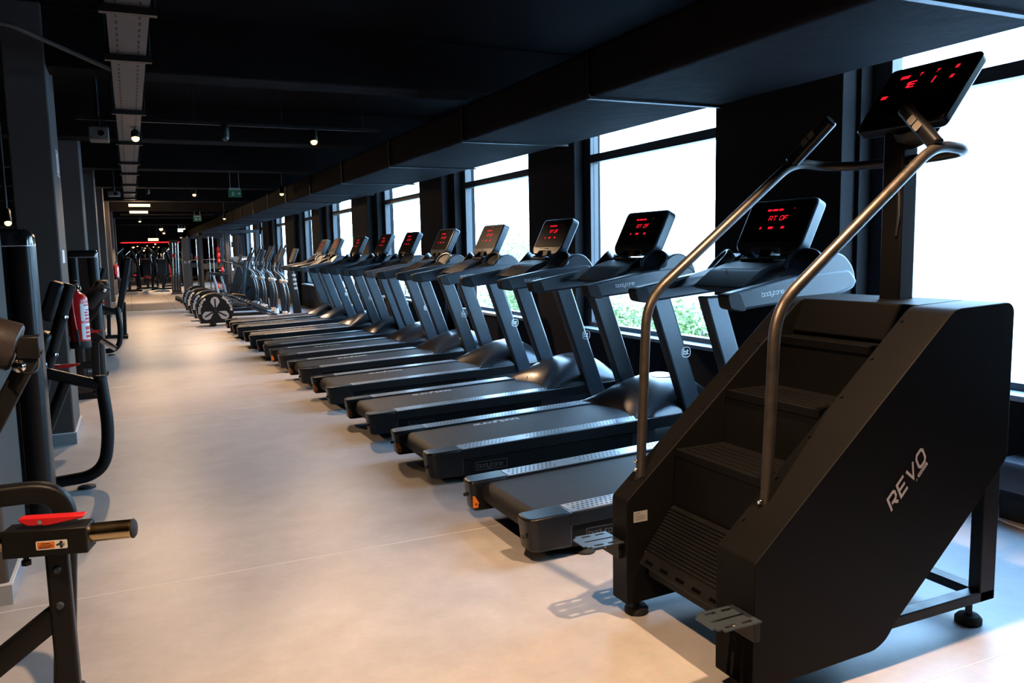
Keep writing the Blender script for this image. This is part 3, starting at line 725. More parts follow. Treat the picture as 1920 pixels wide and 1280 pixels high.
# rear legs and floor bars
for y in (1.865, 2.45):
    bm = newbm(); box(bm, 2.735, 2.815, y, y + .05, .078, .66); box(bm, 2.20, 2.815, y, y + .05, .078, .118); box(bm, 2.60, 2.815, y, y + .05, .60, .66)
    obj('leg_frame', bm, 'black', cl, bevel=.004, off=CO)
bm = newbm(); box(bm, 2.745, 2.805, 1.91, 2.455, .08, .115); obj('cross_bar', bm, 'black', cl, bevel=.004, off=CO)
for x, y in ((1.68, 1.88), (1.68, 2.525), (2.71, 1.89), (2.71, 2.475)):
    bm = newbm(); lathe(bm, [(.046, 0), (.046, .018), (.036, .03), (.012, .034), (.012, .082)], (x, y, 0), (0, 0, 1), 22); obj('levelling_foot', bm, 'rubber', cl, off=CO)
# slotted foot plates on the fronts
def plate(y0, y1, label):
    bm = newbm(); z = .298; ym = (y0 + y1) / 2; w = y1 - y0
    outer = rpoly([(1.445, y0 + .030), (1.475, y0), (1.605, y0), (1.605, y1), (1.475, y1), (1.445, y1 - .03)], .006, 2)
    slots = [(1.485, 1.525, .020), (1.545, 1.585, .020), (1.475, 1.59, w / 2), (1.485, 1.525, w - .020), (1.545, 1.585, w - .020)]
    # strips between slots so the slots are open
    ysl = [0, .014, .026, w / 2 - .005, w / 2 + .005, w - .026, w - .014, w]
    for i in range(0, 7):
        a, b = y0 + ysl[i], y0 + ysl[i + 1]
        if i in (0, 2, 4, 6):
            xa = 1.445 if 1 < i < 5 else 1.47
            box(bm, xa, 1.605, a, b, z, z + .004)
        elif i == 3: box(bm, 1.445, 1.472, a, b, z, z + .004); box(bm, 1.592, 1.605, a, b, z, z + .004)
        else:
            for xa, xb in ((1.455, 1.485), (1.525, 1.545), (1.585, 1.605)): box(bm, xa, xb, a, b, z, z + .004)
    p = obj('foot_plate', bm, 'grey_satin', cl, off=CO, smooth=0)
    bm = newbm(); box(bm, 1.585, 1.607, y0 + .01, y1 - .01, .235, .298); obox(bm, (1.50, ym - .004, .296), (.10, 0, 0), (0, .008, 0), (0, 0, -.02)); obj('plate_bracket', bm, 'black', p, off=CO, bevel=.002)
    bm = newbm(); lathe(bm, [(.010, 0), (.010, .006), (0, .008)], (1.585, ym + .03, .262), (-1, 0, 0), 10); obj('bracket_bolt', bm, 'chrome', p, off=CO)
plate(2.49, 2.625, ''); plate(1.755, 1.885, '')
# handrails
for y, s in ((2.525, 1), (1.925, -1)):
    x0 = 1.70 if s > 0 else 1.765; z0 = .53
    J = Vector((2.43, y, 1.722)) if s > 0 else Vector((2.485, y, 1.722))
    bend = Vector((x0 + .03, y, 1.20))
    bm = newbm(); tube(bm, [(x0, y, z0), (x0 + .012, y, .8), bend, J, J + Vector((.17, 0, -.015)), (2.665, y - s * .12, 1.70), (2.63, 2.18 + s * .04, 1.695)], .0185, 16, fil=.10, fn=8)
    hr = obj('handrail', bm, 'tube', cl, off=CO)
    T = Vector((J.x + .035, y - s * .15, J.z + .135)); d = (T - J).normalized()
    bm = newbm(); tube(bm, [J - d * .01, J + d * .03, T, T + d * .012], 1, sec=sect(.044, .052, .018), up=(0, 0, 1)); g = obj('hand_grip', bm, 'plastic', hr, bevel=.006, off=CO)
    side_v = Vector((-1, 0, .25)); side_v = (side_v - d * side_v.dot(d)).normalized(); w = d.cross(side_v)
    for k in (0, 1):
        bm = newbm(); c = J + d * (.095 + k * .036) + side_v * .0262
        bm.faces.new([bm.verts.new(c + d * p + w * q + side_v * .0006) for p, q in rrect(.031, .030, .006, 3)]); decal('pulse_sensor', bm, 'sensor', g, off=CO)
    bm = newbm()
    for dz in (.03, .062): lathe(bm, [(.0085, 0), (.0085, .006), (.005, .010), (0, .010)], (x0 - .018, y, z0 + dz), (-1, 0, 0), 10)
    obj('rail_bolt', bm, 'chrome', hr, off=CO)
    bm = newbm(); lathe(bm, [(.024, 0), (.024, .03), (.0185, .034)], (x0, y, z0 - .035), (0, 0, 1), 16); obj('rail_socket', bm, 'black', hr, off=CO)
# post with cables
bm = newbm(); box(bm, 2.585, 2.665, 2.135, 2.225, 1.17, 1.86); po = obj('console_post', bm, 'black_matte', cl, bevel=.008, off=CO)
bm = newbm(); tube(bm, [(2.58, 2.15, 1.42), (2.565, 2.13, 1.50), (2.575, 2.14, 1.57), (2.585, 2.15, 1.60)], .004, 6); obj('cable', bm, 'rubber', po, off=CO)
# console
Bc, Tc = Vector((2.565, 0, 1.815)), Vector((2.765, 0, 2.065)); up = (Tc - Bc).normalized(); Hh = (Tc - Bc).length; yy = Vector((0, 1, 0)); nn = Vector((-up.z, 0, up.x)); yc = 2.155
bm = newbm(); out = rpoly([(-.19, 0), (-.195, Hh), (.195, Hh), (.19, 0)], .03, 5)
Pc = lambda p, q, e=0: Bc + yy * (yc + p) + up * q + nn * e
prism(bm, out, lambda p, q: Pc(p, q), lambda p, q: Pc(p * .97, q, -.045)); cs = obj('console', bm, 'plastic', cl, bevel=.010, seg=3, off=CO)
bm = newbm(); lathe(bm, [(.0, 0), (.07, .004), (.085, .03), (.085, .07), (.06, .09), (0, .092)], Pc(-.02, .05, -.02), -nn, 24); obj('console_back', bm, 'plastic', cs, off=CO)
bm = newbm(); bm.faces.new([bm.verts.new(Pc(p * .95, q * .94 + .01, .0008)) for p, q in out]); decal('screen_glass', bm, 'screen', cs, off=CO)
U = -yy
def led(txt, p, q, h, w=.16):
    bm = newbm(); lettering(bm, txt, Pc(-p, q, .002), U, up, h, w, .3, .15); decal('led_digits', bm, 'led', cs, off=CO)
led('888', -.115, .252, .012, .22); led('7', -.035, .252, .013, .22); led('7', .035, .252, .013, .22); led('8', .115, .252, .013, .22)
led('1E', -.075, .200, .026, .2); led('I', .035, .200, .030, .2); led('8', .115, .205, .013, .22); led('88', -.155, .16, .012, .22)
# lettering on the near side
bm = newbm(); y = 1.7885
u = Vector((.705, 0, .71)).normalized(); v = Vector((-u.z, 0, u.x))
L = lettering(bm, 'REVO', Vector((2.165, y, .530)) + u * .008 + v * .002, u, v, .044, .22, .42, .30, stretch=.96)
decal('side_lettering', bm, 'pink_white', cl, off=CO)
bm = newbm(); o = Vector((2.165, y, .530)) + u * .158 - v * .018
bm.faces.new([bm.verts.new(o + u * p + v * q) for p, q in rrect(.058, .0125, .003, 3, .029, .00625)])
lettering(bm, 'bodytone', o + u * .005 + v * .004 + Vector((0, -.0006, 0)), u, v, .0051, .17, .26, mi=1)
ribbon(bm, [(-.016, .002), (-.009, .002), (-.009, .008)], .0022, lambda p, q: o + u * p + v * q)
decal('maker_plate', bm, ['pink_white', 'rubber'], cl, off=CO)
# ================================================================== CROSS TRAINERS
EO = (1.45, 0, 0)
def make_elliptical():
    t = thing('cross_trainer', '', 'cross trainer', EO, 'row of cross trainers behind the treadmills')
    # wheel housing, a thick disc facing along the row with a squared foot
    bm = newbm(); c = (1.455, .305); r = .345; y0, y1 = -.17, .17
    poly = [(c[0] + r * math.cos(R(a)), c[1] + r * math.sin(R(a))) for a in range(-38, 219, 6)] + [(1.16, .06), (1.75, .06)]
    pxz(bm, poly, y0, y1); wh = obj('wheel_housing', bm, 'plastic', t, bevel=.02, seg=3, off=EO)
    for s in (-1, 1):
        yb = s * .1712; F = lambda p, q: (c[0] - s * p, yb, c[1] + q)
        bm = newbm()
        for a0 in (90, 210, 330):
            d = Vector((math.cos(R(a0)), math.sin(R(a0)))); n = Vector((-d.y, d.x))
            pet = rpoly([d * .05 + n * .012, d * .175 + n * .090, d * .255 + n * .058, d * .278, d * .255 - n * .058, d * .175 - n * .090, d * .05 - n * .012], .02, 3)
            bm.faces.new([bm.verts.new(F(*p)) for p in pet])
            G2 = lambda p, q: (c[0] - s * p, yb + s * .0006, c[1] + q)
            ribbon(bm, [d * .05, d * .235], .034, G2, mi=1)
        lathe(bm, [(.026, 0), (.024, .006), (0, .008)], (c[0], yb, c[1]), (0, s, 0), 16, mi=1)
        arc_lettering(bm, 'bodytone', F, .282, 186, -9.0, .033, .24, mi=2); arc_lettering(bm, 'bodytone', F, .282, 58, -9.0, .033, .24, mi=2)
        decal('wheel_print', bm, ['silver', 'rubber', 'white'], wh, off=EO)
    # long rail
    bm = newbm(); box(bm, 1.6, 3.15, -.04, .04, .06, .13); box(bm, 1.35, 1.45, -.28, .28, .025, .07); box(bm, 3.05, 3.17, -.30, .30, .025, .08)
    obj('base_rail', bm, 'black', t, bevel=.008, off=EO)
    for s in (-1, 1):
        y = s * .21
        bm = newbm(); tube(bm, [(1.82, y * .8, .43), (2.05, y, .385), (2.45, y, .215), (2.62, y, .15)], 1, sec=sect(.05, .075, .012), fil=.2); pa = obj('pedal_arm', bm, 'grey_satin', t, off=EO)
        bm = newbm(); pxz(bm, rpoly([(2.06, .44), (2.42, .275), (2.52, .33), (2.47, .30), (2.10, .475)], .012, 2), y - .085, y + .085); obj('pedal', bm, 'rail_grey', pa, bevel=.006, off=EO)
        bm = newbm(); F = lambda p, q: (2.25 + p, y - .0265, .30 + q)
        f = bm.faces.new([bm.verts.new((x, y - .0266, z)) for x, z in ((2.42, .215), (2.50, .178), (2.51, .197), (2.43, .236))]); f2 = bm.faces.new([bm.verts.new((x, y - .0266, z)) for x, z in ((2.12, .352), (2.135, .345), (2.15, .376), (2.135, .383))])
        decal('arm_print', bm, 'silver', pa, off=EO)
        # moving handle arm: lower link, ball joint and handlebar
        bm = newbm(); tube(bm, [(2.85, y, .19), (2.885, y, .45), (2.85, y, .70), (2.815, y, .82)], .021, 12, fil=.12); la = obj('swing_link', bm, 'steel', t, off=EO)
        bm = newbm(); cyl(bm, (2.85, y, .09), (2.85, y, .20), .052, 18); obj('link_cup', bm, 'white_plastic', la, off=EO)
        bm = newbm(); bmesh.ops.create_uvsphere(bm, u_segments=18, v_segments=12, radius=.052, matrix=Matrix.Translation((2.815, y, .83))); obj('ball_joint', bm, 'silver', t, off=EO)
        bm = newbm(); tube(bm, [(2.815, y, .86), (2.80, y, .93), (2.66, y * 1.12, 1.05), (2.70, y * 1.18, 1.20), (2.86, y * 1.1, 1.56)], .019, 12, fil=.05); hb = obj('handlebar', bm, 'steel', t, off=EO)
        bm = newbm(); tube(bm, [(2.71, y * 1.175, 1.225), (2.864, y * 1.1, 1.57)], .0225, 12); obj('handle_sleeve', bm, 'rubber', hb, off=EO)
    # mast and console
    bm = newbm(); pxz(bm, rpoly([(2.99, .08), (3.16, .08), (3.10, .60), (3.03, 1.02), (3.05, 1.20), (2.97, 1.20), (2.90, .98), (2.97, .55)], .03, 3), -.06, .06); ms = obj('mast', bm, 'plastic', t, bevel=.015, off=EO)
    bm = newbm()
    for z in (.93, .84, .75, .66): box(bm, 2.985 + (1 - z) * .10, 3.055 + (1 - z) * .10, -.0615, -.0605, z, z + .045)
    decal('mast_print', bm, 'silver', ms, off=EO)
    bm = newbm(); tube(bm, [(2.94, -.22, 1.08), (2.80, -.20, 1.11), (2.96, -.06, 1.13), (2.96, .06, 1.13), (2.80, .20, 1.11), (2.94, .22, 1.08)], .017, 10, fil=.06); obj('fixed_handle', bm, 'rubber', t, off=EO)
    B, T = Vector((2.97, 0, 1.22)), Vector((3.08, 0, 1.50)); up = (T - B).normalized(); nn = Vector((-up.z, 0, up.x)); yy = Vector((0, 1, 0)); Hh = (T - B).length
    bm = newbm(); out = rpoly([(-.16, 0), (-.19, Hh), (.19, Hh), (.16, 0)], .03, 4); prism(bm, out, lambda p, q: B + yy * p + up * q, lambda p, q: B + yy * p + up * q - nn * .055); cs = obj('console', bm, 'grey_satin', t, bevel=.01, off=EO)
    bm = newbm(); bm.faces.new([bm.verts.new(B + yy * p * .9 + up * (q * .9 + .015) + nn * .001) for p, q in out]); decal('screen_glass', bm, 'screen', cs, off=EO)
    for x, s in ((1.40, -1), (1.40, 1), (3.11, -1), (3.11, 1)):
        bm = newbm(); lathe(bm, [(.04, 0), (.04, .012), (.015, .03)], (x, s * .24, 0), (0, 0, 1), 14); obj('foot', bm, 'rubber', t, off=EO)
    return t
et = make_elliptical()
for i, (y, l) in enumerate([(17.14, 'nearest black cross trainer, its round housing fully in view with white petals and lettering'), (18.62, 'second cross trainer, partly hidden behind the nearest one'), (20.25, 'third cross trainer, between the second and the farthest'), (21.6, 'farthest cross trainer of the four')]):
    if i == 0: et.location = (1.45, y, 0); et['label'] = l
    else: dup(et, (1.45, y, 0), l)
# ================================================================== STRENGTH MACHINES ON THE LEFT
def lever(bm, o, L=.165, s=1):
    """red clamp lever lying along +x from o"""
    o = Vector(o)
    prism(bm, [(0, .012), (.02, 0), (.07, -.003), (L, .012), (L + .004, .020), (0, .022)], lambda p, q: o + Vector((p, -.017, q)), lambda p, q: o + Vector((p, .017, q)))
def pad(bm, c, u, v, w, h, d, r=.02):
    """padded board centred at c, width w along u, height h along v, thickness d"""
    c, u, v = Vector(c), Vector(u).normalized(), Vector(v).normalized(); n = u.cross(v)
    prism(bm, rrect(w, h, min(r * 1.6, w * .4), 4), lambda p, q: c + u * p + v * q - n * d / 2, lambda p, q: c + u * p + v * q + n * d / 2)

# --- nearest machine: its adjustable slide with red lever, brass bar and post
mo = Vector((-.30, 2.44, 0))
m = thing('leg_machine', 'black strength machine nearest the camera at the left edge, with red lever and brass bar', 'gym machine', mo)
bm = newbm(); box(bm, -.345, -.138, 2.40, 2.475, .622, .694); sl = obj('slide_housing', bm, 'black', m, bevel=.004, off=mo)
bm = newbm(); cyl(bm, (-.52, 2.437, .657), (-.034, 2.437, .668), .0255, 28); bar = obj('slide_bar', bm, 'bronze', m, bevel=.004, off=mo)
bm = newbm(); lathe(bm, [(.0262, 0), (.0262, .004), (.020, .009), (0, .010)], (-.0345, 2.437, .668), (1, 0, .0226), 28); obj('bar_end_cap', bm, 'rubber', bar, off=mo)
bm = newbm(); lever(bm, (-.305, 2.432, .702), .155); lv = obj('lever', bm, 'red', m, bevel=.003, off=mo); lv['label'] = 'bright red clamp lever'
bm = newbm(); cyl(bm, (-.252, 2.412, .713), (-.252, 2.408, .713), .006, 12); obj('lever_pin', bm, 'chrome', lv, off=mo)
bm = newbm(); cyl(bm, (-.300, 2.43, .60), (-.300, 2.43, .63), .007, 8); lathe(bm, [(.013, 0), (.013, .012)], (-.300, 2.43, .594), (0, 0, 1), 6); obj('set_bolt', bm, 'black', sl, off=mo)
# warning label: orange field, white field with rollers icon
bm = newbm(); F = lambda p, q, e=0: (-.262 + p, 2.3992 - e, .641 + q)
W_, H_ = .076, .024
bm.faces.new([bm.verts.new(F(*p)) for p in rrect(W_, H_, .003, 3, W_ / 2, H_ / 2)])
bm.faces.new([bm.verts.new(F(p, q, .0003)) for p, q in ((.003, .003), (.045, .003), (.045, .021), (.003, .021))]).material_index = 1
for q, x1 in ((.0165, .034), (.0115, .041), (.008, .039), (.0052, .033)): ribbon(bm, [(.012 if q > .016 else .007, q), (x1, q)], .0020 if q > .016 else .0012, lambda p, r_: F(p, r_, .0006), mi=2)
for q in (.0172, .0068): bm.faces.new([bm.verts.new(F(.061 + .0042 * math.cos(R(k)), q + .0042 * math.sin(R(k)), .0006)) for k in range(0, 360, 30)]).material_index = 2
ribbon(bm, [(.049, .0105), (.055, .0135), (.062, .012)], .0034, lambda p, r_: F(p, r_, .0008), mi=2)
for k in (0, 1, 2): ribbon(bm, [(.064, .012), (.070, .008 + .004 * k)], .0012, lambda p, r_: F(p, r_, .0008), mi=2)
decal('warning_label', bm, ['white', 'orange', 'rubber'], sl, off=mo)
bm = newbm(); pxz(bm, [(-.256, .012), (-.199, .012), (-.203, .622), (-.258, .622)], 2.408, 2.470); pt = obj('post', bm, 'black', m, bevel=.008, seg=3, off=mo)
bm = newbm()
for z in (.575, .475):
    bm = newbm(); lathe(bm, [(.011, 0), (.011, .004), (.008, .009), (0, .010)], (-.232, 2.409, z), (0, -1, 0), 14); obj('post_bolt', bm, 'grey_satin', pt, off=mo)
bm = newbm(); tube(bm, [(-.22, 2.44, .455), (-.62, 2.44, .17)], 1, sec=sect(.05, .058, .006)); obj('brace', bm, 'black', m, off=mo)
bm = newbm(); box(bm, -1.25, -.14, 2.405, 2.475, 0, .05); box(bm, -1.28, -1.2, 2.1, 2.9, 0, .05); obj('floor_frame', bm, 'black', m, bevel=.006, off=mo)
bm = newbm(); tube(bm, [(-.95, 2.80, .695), (-.225, 2.80, .695), (-.275, 2.80, .06)], 1, sec=sect(.055, .062, .012), fil=.11, fn=10); obj('front_arch', bm, 'black', m, off=mo)
for x_ in (sl, bar, lv): x_.rotation_euler.z = R(-14)
bm = newbm(); box(bm, -.31, -.22, 2.47, 2.83, 0, .055); obj('foot_bar', bm, 'black', m, bevel=.006, off=mo)
bm = newbm(); pad(bm, (-.98, 2.55, .52), (1, 0, 0), (0, 1, 0), .42, .40, .07); obj('seat', bm, 'vinyl', m, bevel=.02, seg=3, off=mo)
bm = newbm(); pad(bm, (-1.24, 2.55, .95), (0, 1, 0), (.18, 0, 1), .38, .70, .07); obj('backrest', bm, 'vinyl', m, bevel=.02, seg=3, off=mo)
bm = newbm(); tube(bm, [(-1.24, 2.55, .04), (-1.27, 2.55, .9)], 1, sec=sect(.06, .06, .008)); tube(bm, [(-.98, 2.55, .05), (-.98, 2.55, .49)], 1, sec=sect(.06, .06, .008)); obj('seat_post', bm, 'black', m, off=mo)
# swing arm with roller pad
bm = newbm(); tube(bm, [(-.298, 3.0, 1.115), (-.60, 3.0, .56), (-.98, 3.0, .20)], 1, sec=sect(.06, .055, .006), fil=.05); box(bm, -1.02, -.93, 2.48, 3.02, .1, .2); ar = obj('swing_arm', bm, 'black', m, off=mo)
bm = newbm(); box(bm, -.345, -.280, 2.955, 3.035, 1.085, 1.155); obj('arm_head', bm, 'black', ar, bevel=.004, off=mo)
bm = newbm(); lathe(bm, [(0, 0), (.070, 0), (.078, .008), (.078, .40), (.070, .408), (0, .408)], (-.345, 3.0, 1.118), (-.93, 0, .36), 28); obj('roller_pad', bm, 'brown_vinyl', ar, off=mo, smooth=50)
bm = newbm(); lathe(bm, [(0, 0), (.014, 0), (.020, .006), (.020, .020), (.013, .026), (.013, .04), (0, .043)], (-.338, 2.956, 1.066), (0, -1, 0), 18); obj('selector_knob', bm, 'chrome', ar, off=mo)
bm = newbm(); tube(bm, [(-.338, 2.912, 1.066), (-.322, 2.905, 1.045), (-.298, 2.91, 1.043), (-.284, 2.93, 1.058), (-.283, 2.95, 1.085)], .004, 8, fil=.012); obj('knob_cord', bm, 'black', ar, off=mo)

def tower(x0, x1, y0, y1, h, label, name='weight_stack_tower'):
    o = Vector(((x0 + x1) / 2, (y0 + y1) / 2, 0)); t = thing(name, label, 'weight tower', o, 'black weight stack towers')
    w = y1 - y0
    bm = newbm(); pxy(bm, rpoly([(x1 - .115, y0), (x1, y0), (x1, y1), (x1 - .115, y1)], .05, 6), 0, h - .085); obj('upright_column', bm, 'plastic', t, bevel=.002, off=o)
    bm = newbm(); pxy(bm, rpoly([(x0, y0), (x0 + .115, y0), (x0 + .115, y1), (x0, y1)], .05, 6), 0, h - .085); obj('upright_column', bm, 'plastic', t, bevel=.002, off=o)
    bm = newbm(); box(bm, x0 + .11, x1 - .11, y0 + .02, y1 - .02, .08, h - .085); obj('shroud', bm, 'black_gloss', t, bevel=.003, off=o)
    bm = newbm(); rows = []
    for z, k in ((h - .080, 0), (h - .036, 0), (h - .020, .004), (h - .008, .013), (h - .002, .024), (h, .036)):
        rows.append([bm.verts.new((p, q_, z)) for p, q_ in rpoly([(x0 + k, y0 + k), (x1 - k, y0 + k), (x1 - k, y1 - k), (x0 + k, y1 - k)], .05, 6)])
    for A, B in zip(rows, rows[1:]):
        for i in range(len(A)): bm.faces.new((A[i], A[(i + 1) % len(A)], B[(i + 1) % len(A)], B[i]))
    bm.faces.new(rows[0][::-1]); bm.faces.new(rows[-1]); obj('top_cap', bm, 'black_gloss', t, off=o)
    bm = newbm(); pxy(bm, rpoly([(x0 + .001, y0 + .001), (x1 - .001, y0 + .001), (x1 - .001, y1 - .001), (x0 + .001, y1 - .001)], .05, 6), h - .086, h - .079); obj('cap_band', bm, 'silver', t, off=o)
    bm = newbm(); pxy(bm, rpoly([(x0 - .03, y0 - .03), (x1 + .02, y0 - .03), (x1 + .02, y1 + .03), (x0 - .03, y1 + .03)], .04, 4), 0, .012); obj('base_plate', bm, 'black', t, off=o)
    return t
tower(-.72, -.432, 4.62, 4.86, 1.545, 'tall black weight tower at the left edge, nearest the camera')
tower(-.66, -.345, 10.72, 11.0, 1.485, 'black weight tower behind the red fire extinguisher')

# --- machine with slanted pads and a bent tube handle frame (two of them)
def bent_machine(o, label):
    o = Vector(o); t = thing('pad_machine', label, 'gym machine', o, 'machines with a bent tube frame')
    q = lambda x, y, z: o + Vector((x, y, z))
    bm = newbm(); tube(bm, [q(-.52, 0, .805), q(-.005, 0, .622)], .034, 14); tb = obj('top_tube', bm, 'black', t, off=o)
    bm = newbm(); tube(bm, [q(0, 0, .66), q(.025, 0, .34), q(-.02, 0, .075), q(-.42, 0, .045)], .036, 16, fil=.17, fn=10); bt = obj('bent_tube', bm, 'black', t, off=o)
    bm = newbm(); lathe(bm, [(0, 0), (.037, 0), (.037, .02), (.028, .03), (0, .032)], q(0, 0, .655), (0, 0, 1), 16); obj('tube_cap', bm, 'rubber', bt, off=o)
    bm = newbm(); tube(bm, [q(-.19, 0, .66), q(-.34, 0, .30), q(-.42, 0, .08)], .032, 12); obj('strut', bm, 'black', t, off=o)
    bm = newbm(); lever(bm, q(-.245, -.01, .748), .14); l = obj('lever', bm, 'red', t, bevel=.003, off=o); l['label'] = 'red clamp lever'
    bm = newbm(); cyl(bm, q(-.285, -.01, .745), q(-.285, -.01, .785), .010, 10); cyl(bm, q(-.22, -.03, .76), q(-.22, -.034, .76), .006, 10); obj('lever_pin', bm, 'chrome', l, off=o)
    bm = newbm(); lathe(bm, [(.05, 0), (.05, .012), (.02, .02)], q(-.12, 0, 0), (0, 0, 1), 16); obj('foot', bm, 'rubber', t, off=o)
    bm = newbm(); tube(bm, [q(-.14, .30, 1.235), q(-.31, .30, .70), q(-.46, .28, .05)], 0.036, 14, fil=.05); am = obj('pad_arm', bm, 'black', t, off=o)
    bm = newbm(); tube(bm, [q(-.46, .28, .06), q(-.44, 0, .05)], .036, 12); obj('floor_tube', bm, 'black', t, off=o)
    ax = Vector((.335, 0, .94)).normalized(); pr = Vector((0, 1, 0))
    bm = newbm(); pad(bm, q(-.245, .30, 1.135), pr, ax, .24, .25, .08, .03); obj('upper_pad', bm, 'vinyl', t, bevel=.02, seg=3, off=o)
    bm = newbm(); pad(bm, q(-.325, .30, .84), pr, ax, .24, .22, .07, .03); obj('lower_pad', bm, 'vinyl', t, bevel=.02, seg=3, off=o)
    bm = newbm()
    for p in (q(-.180, .262, 1.03), q(-.250, .262, .80)): lathe(bm, [(.012, 0), (.012, .014), (0, .016)], p, (.6, -.8, 0), 10)
    obj('arm_bolt', bm, 'chrome', am, off=o)
    return t
bent_machine((-.212, 5.5, 0), 'black machine with bent tube frame and slanted pads before the fire extinguisher')

# --- machine between tower and pillar with roller pad, lever and square bar
o = Vector((-.30, 9.1, 0)); t = thing('roller_machine', 'black machine with roller pad, red lever and square bar beyond the fire extinguisher', 'gym machine', o)
bm = newbm(); tube(bm, [(-.395, 9.1, 0), (-.375, 9.1, .56)], 1, sec=sect(.06, .07, .006)); tube(bm, [(-.62, 9.1, 0), (-.60, 9.1, .62)], 1, sec=sect(.06, .07, .006)); box(bm, -.62, -.37, 9.07, 9.13, .30, .36); box(bm, -.64, -.36, 9.0, 9.6, 0, .05); obj('frame', bm, 'black', t, bevel=.004, off=o)
bm = newbm(); tube(bm, [(-.42, 9.1, .655), (-.19, 9.1, .475)], 1, sec=sect(.05, .05, .006)); b = obj('square_bar', bm, 'chrome', t, off=o)
bm = newbm(); tube(bm, [(-.44, 9.1, .675), (-.32, 9.1, .578)], 1, sec=sect(.075, .075, .006)); obj('bar_housing', bm, 'black', b, off=o)
bm = newbm(); lever(bm, (-.42, 9.06, .655), .12); lv = obj('lever', bm, 'red', t, off=o); lv['label'] = 'red clamp lever'
bm = newbm(); tube(bm, [(-.245, 9.1, 1.10), (-.37, 9.1, .84), (-.60, 9.1, .58)], 1, sec=sect(.06, .06, .006)); ar = obj('swing_arm', bm, 'black', t, off=o)
bm = newbm(); lathe(bm, [(0, 0), (.07, 0), (.078, .01), (.078, .26), (.07, .27), (0, .27)], (-.252, 9.1, 1.13), (-.62, 0, -.78), 20); obj('roller_pad', bm, 'vinyl', ar, off=o)
bm = newbm(); box(bm, -.325, -.215, 9.04, 9.16, 1.115, 1.175); obj('arm_head', bm, 'brown_vinyl', ar, bevel=.02, off=o)
bm = newbm(); lathe(bm, [(0, 0), (.022, 0), (.022, .03), (.016, .045), (.008, .05), (0, .051)], (-.255, 9.05, 1.075), (0, -1, 0), 14); obj('selector_knob', bm, 'chrome', ar, off=o)

# --- second bent tube machine and the tall bench
bent_machine((-.215, 12.9, 0), 'farther black machine with bent tube frame between the tower and the tall bench')
o = Vector((-.16, 15.3, 0)); t = thing('tall_bench', 'black seat with tall leaning backrest farther along the pillar row', 'gym machine', o)
bm = newbm(); pad(bm, (-.13, 15.6, .92), (0, 1, 0), (.22, 0, 1), .34, .95, .10, .03); obj('backrest', bm, 'vinyl', t, bevel=.02, seg=3, off=o)
bm = newbm(); pad(bm, (-.40, 15.5, .47), (1, 0, 0), (0, 1, 0), .40, .36, .09, .03); obj('seat', bm, 'brown_vinyl', t, bevel=.02, seg=3, off=o)
for x in (-.17, -.42):
    bm = newbm(); tube(bm, [(x, 15.6, 0), (x + .02, 15.6, .62 if x > -.2 else .43)], 1, sec=sect(.05, .06, .006)); obj('post', bm, 'black', t, off=o)
bm = newbm(); box(bm, -.55, -.12, 15.56, 15.64, 0, .06); box(bm, -.20, -.12, 15.35, 15.85, 0, .05); box(bm, -.55, -.47, 15.3, 15.9, 0, .05); obj('floor_frame', bm, 'black', t, bevel=.004, off=o)
bm = newbm(); tube(bm, [(-.02, 15.66, 1.25), (-.06, 15.78, 1.0), (-.16, 15.68, .7)], .03, 10, fil=.06); obj('pad_support', bm, 'black', t, off=o)

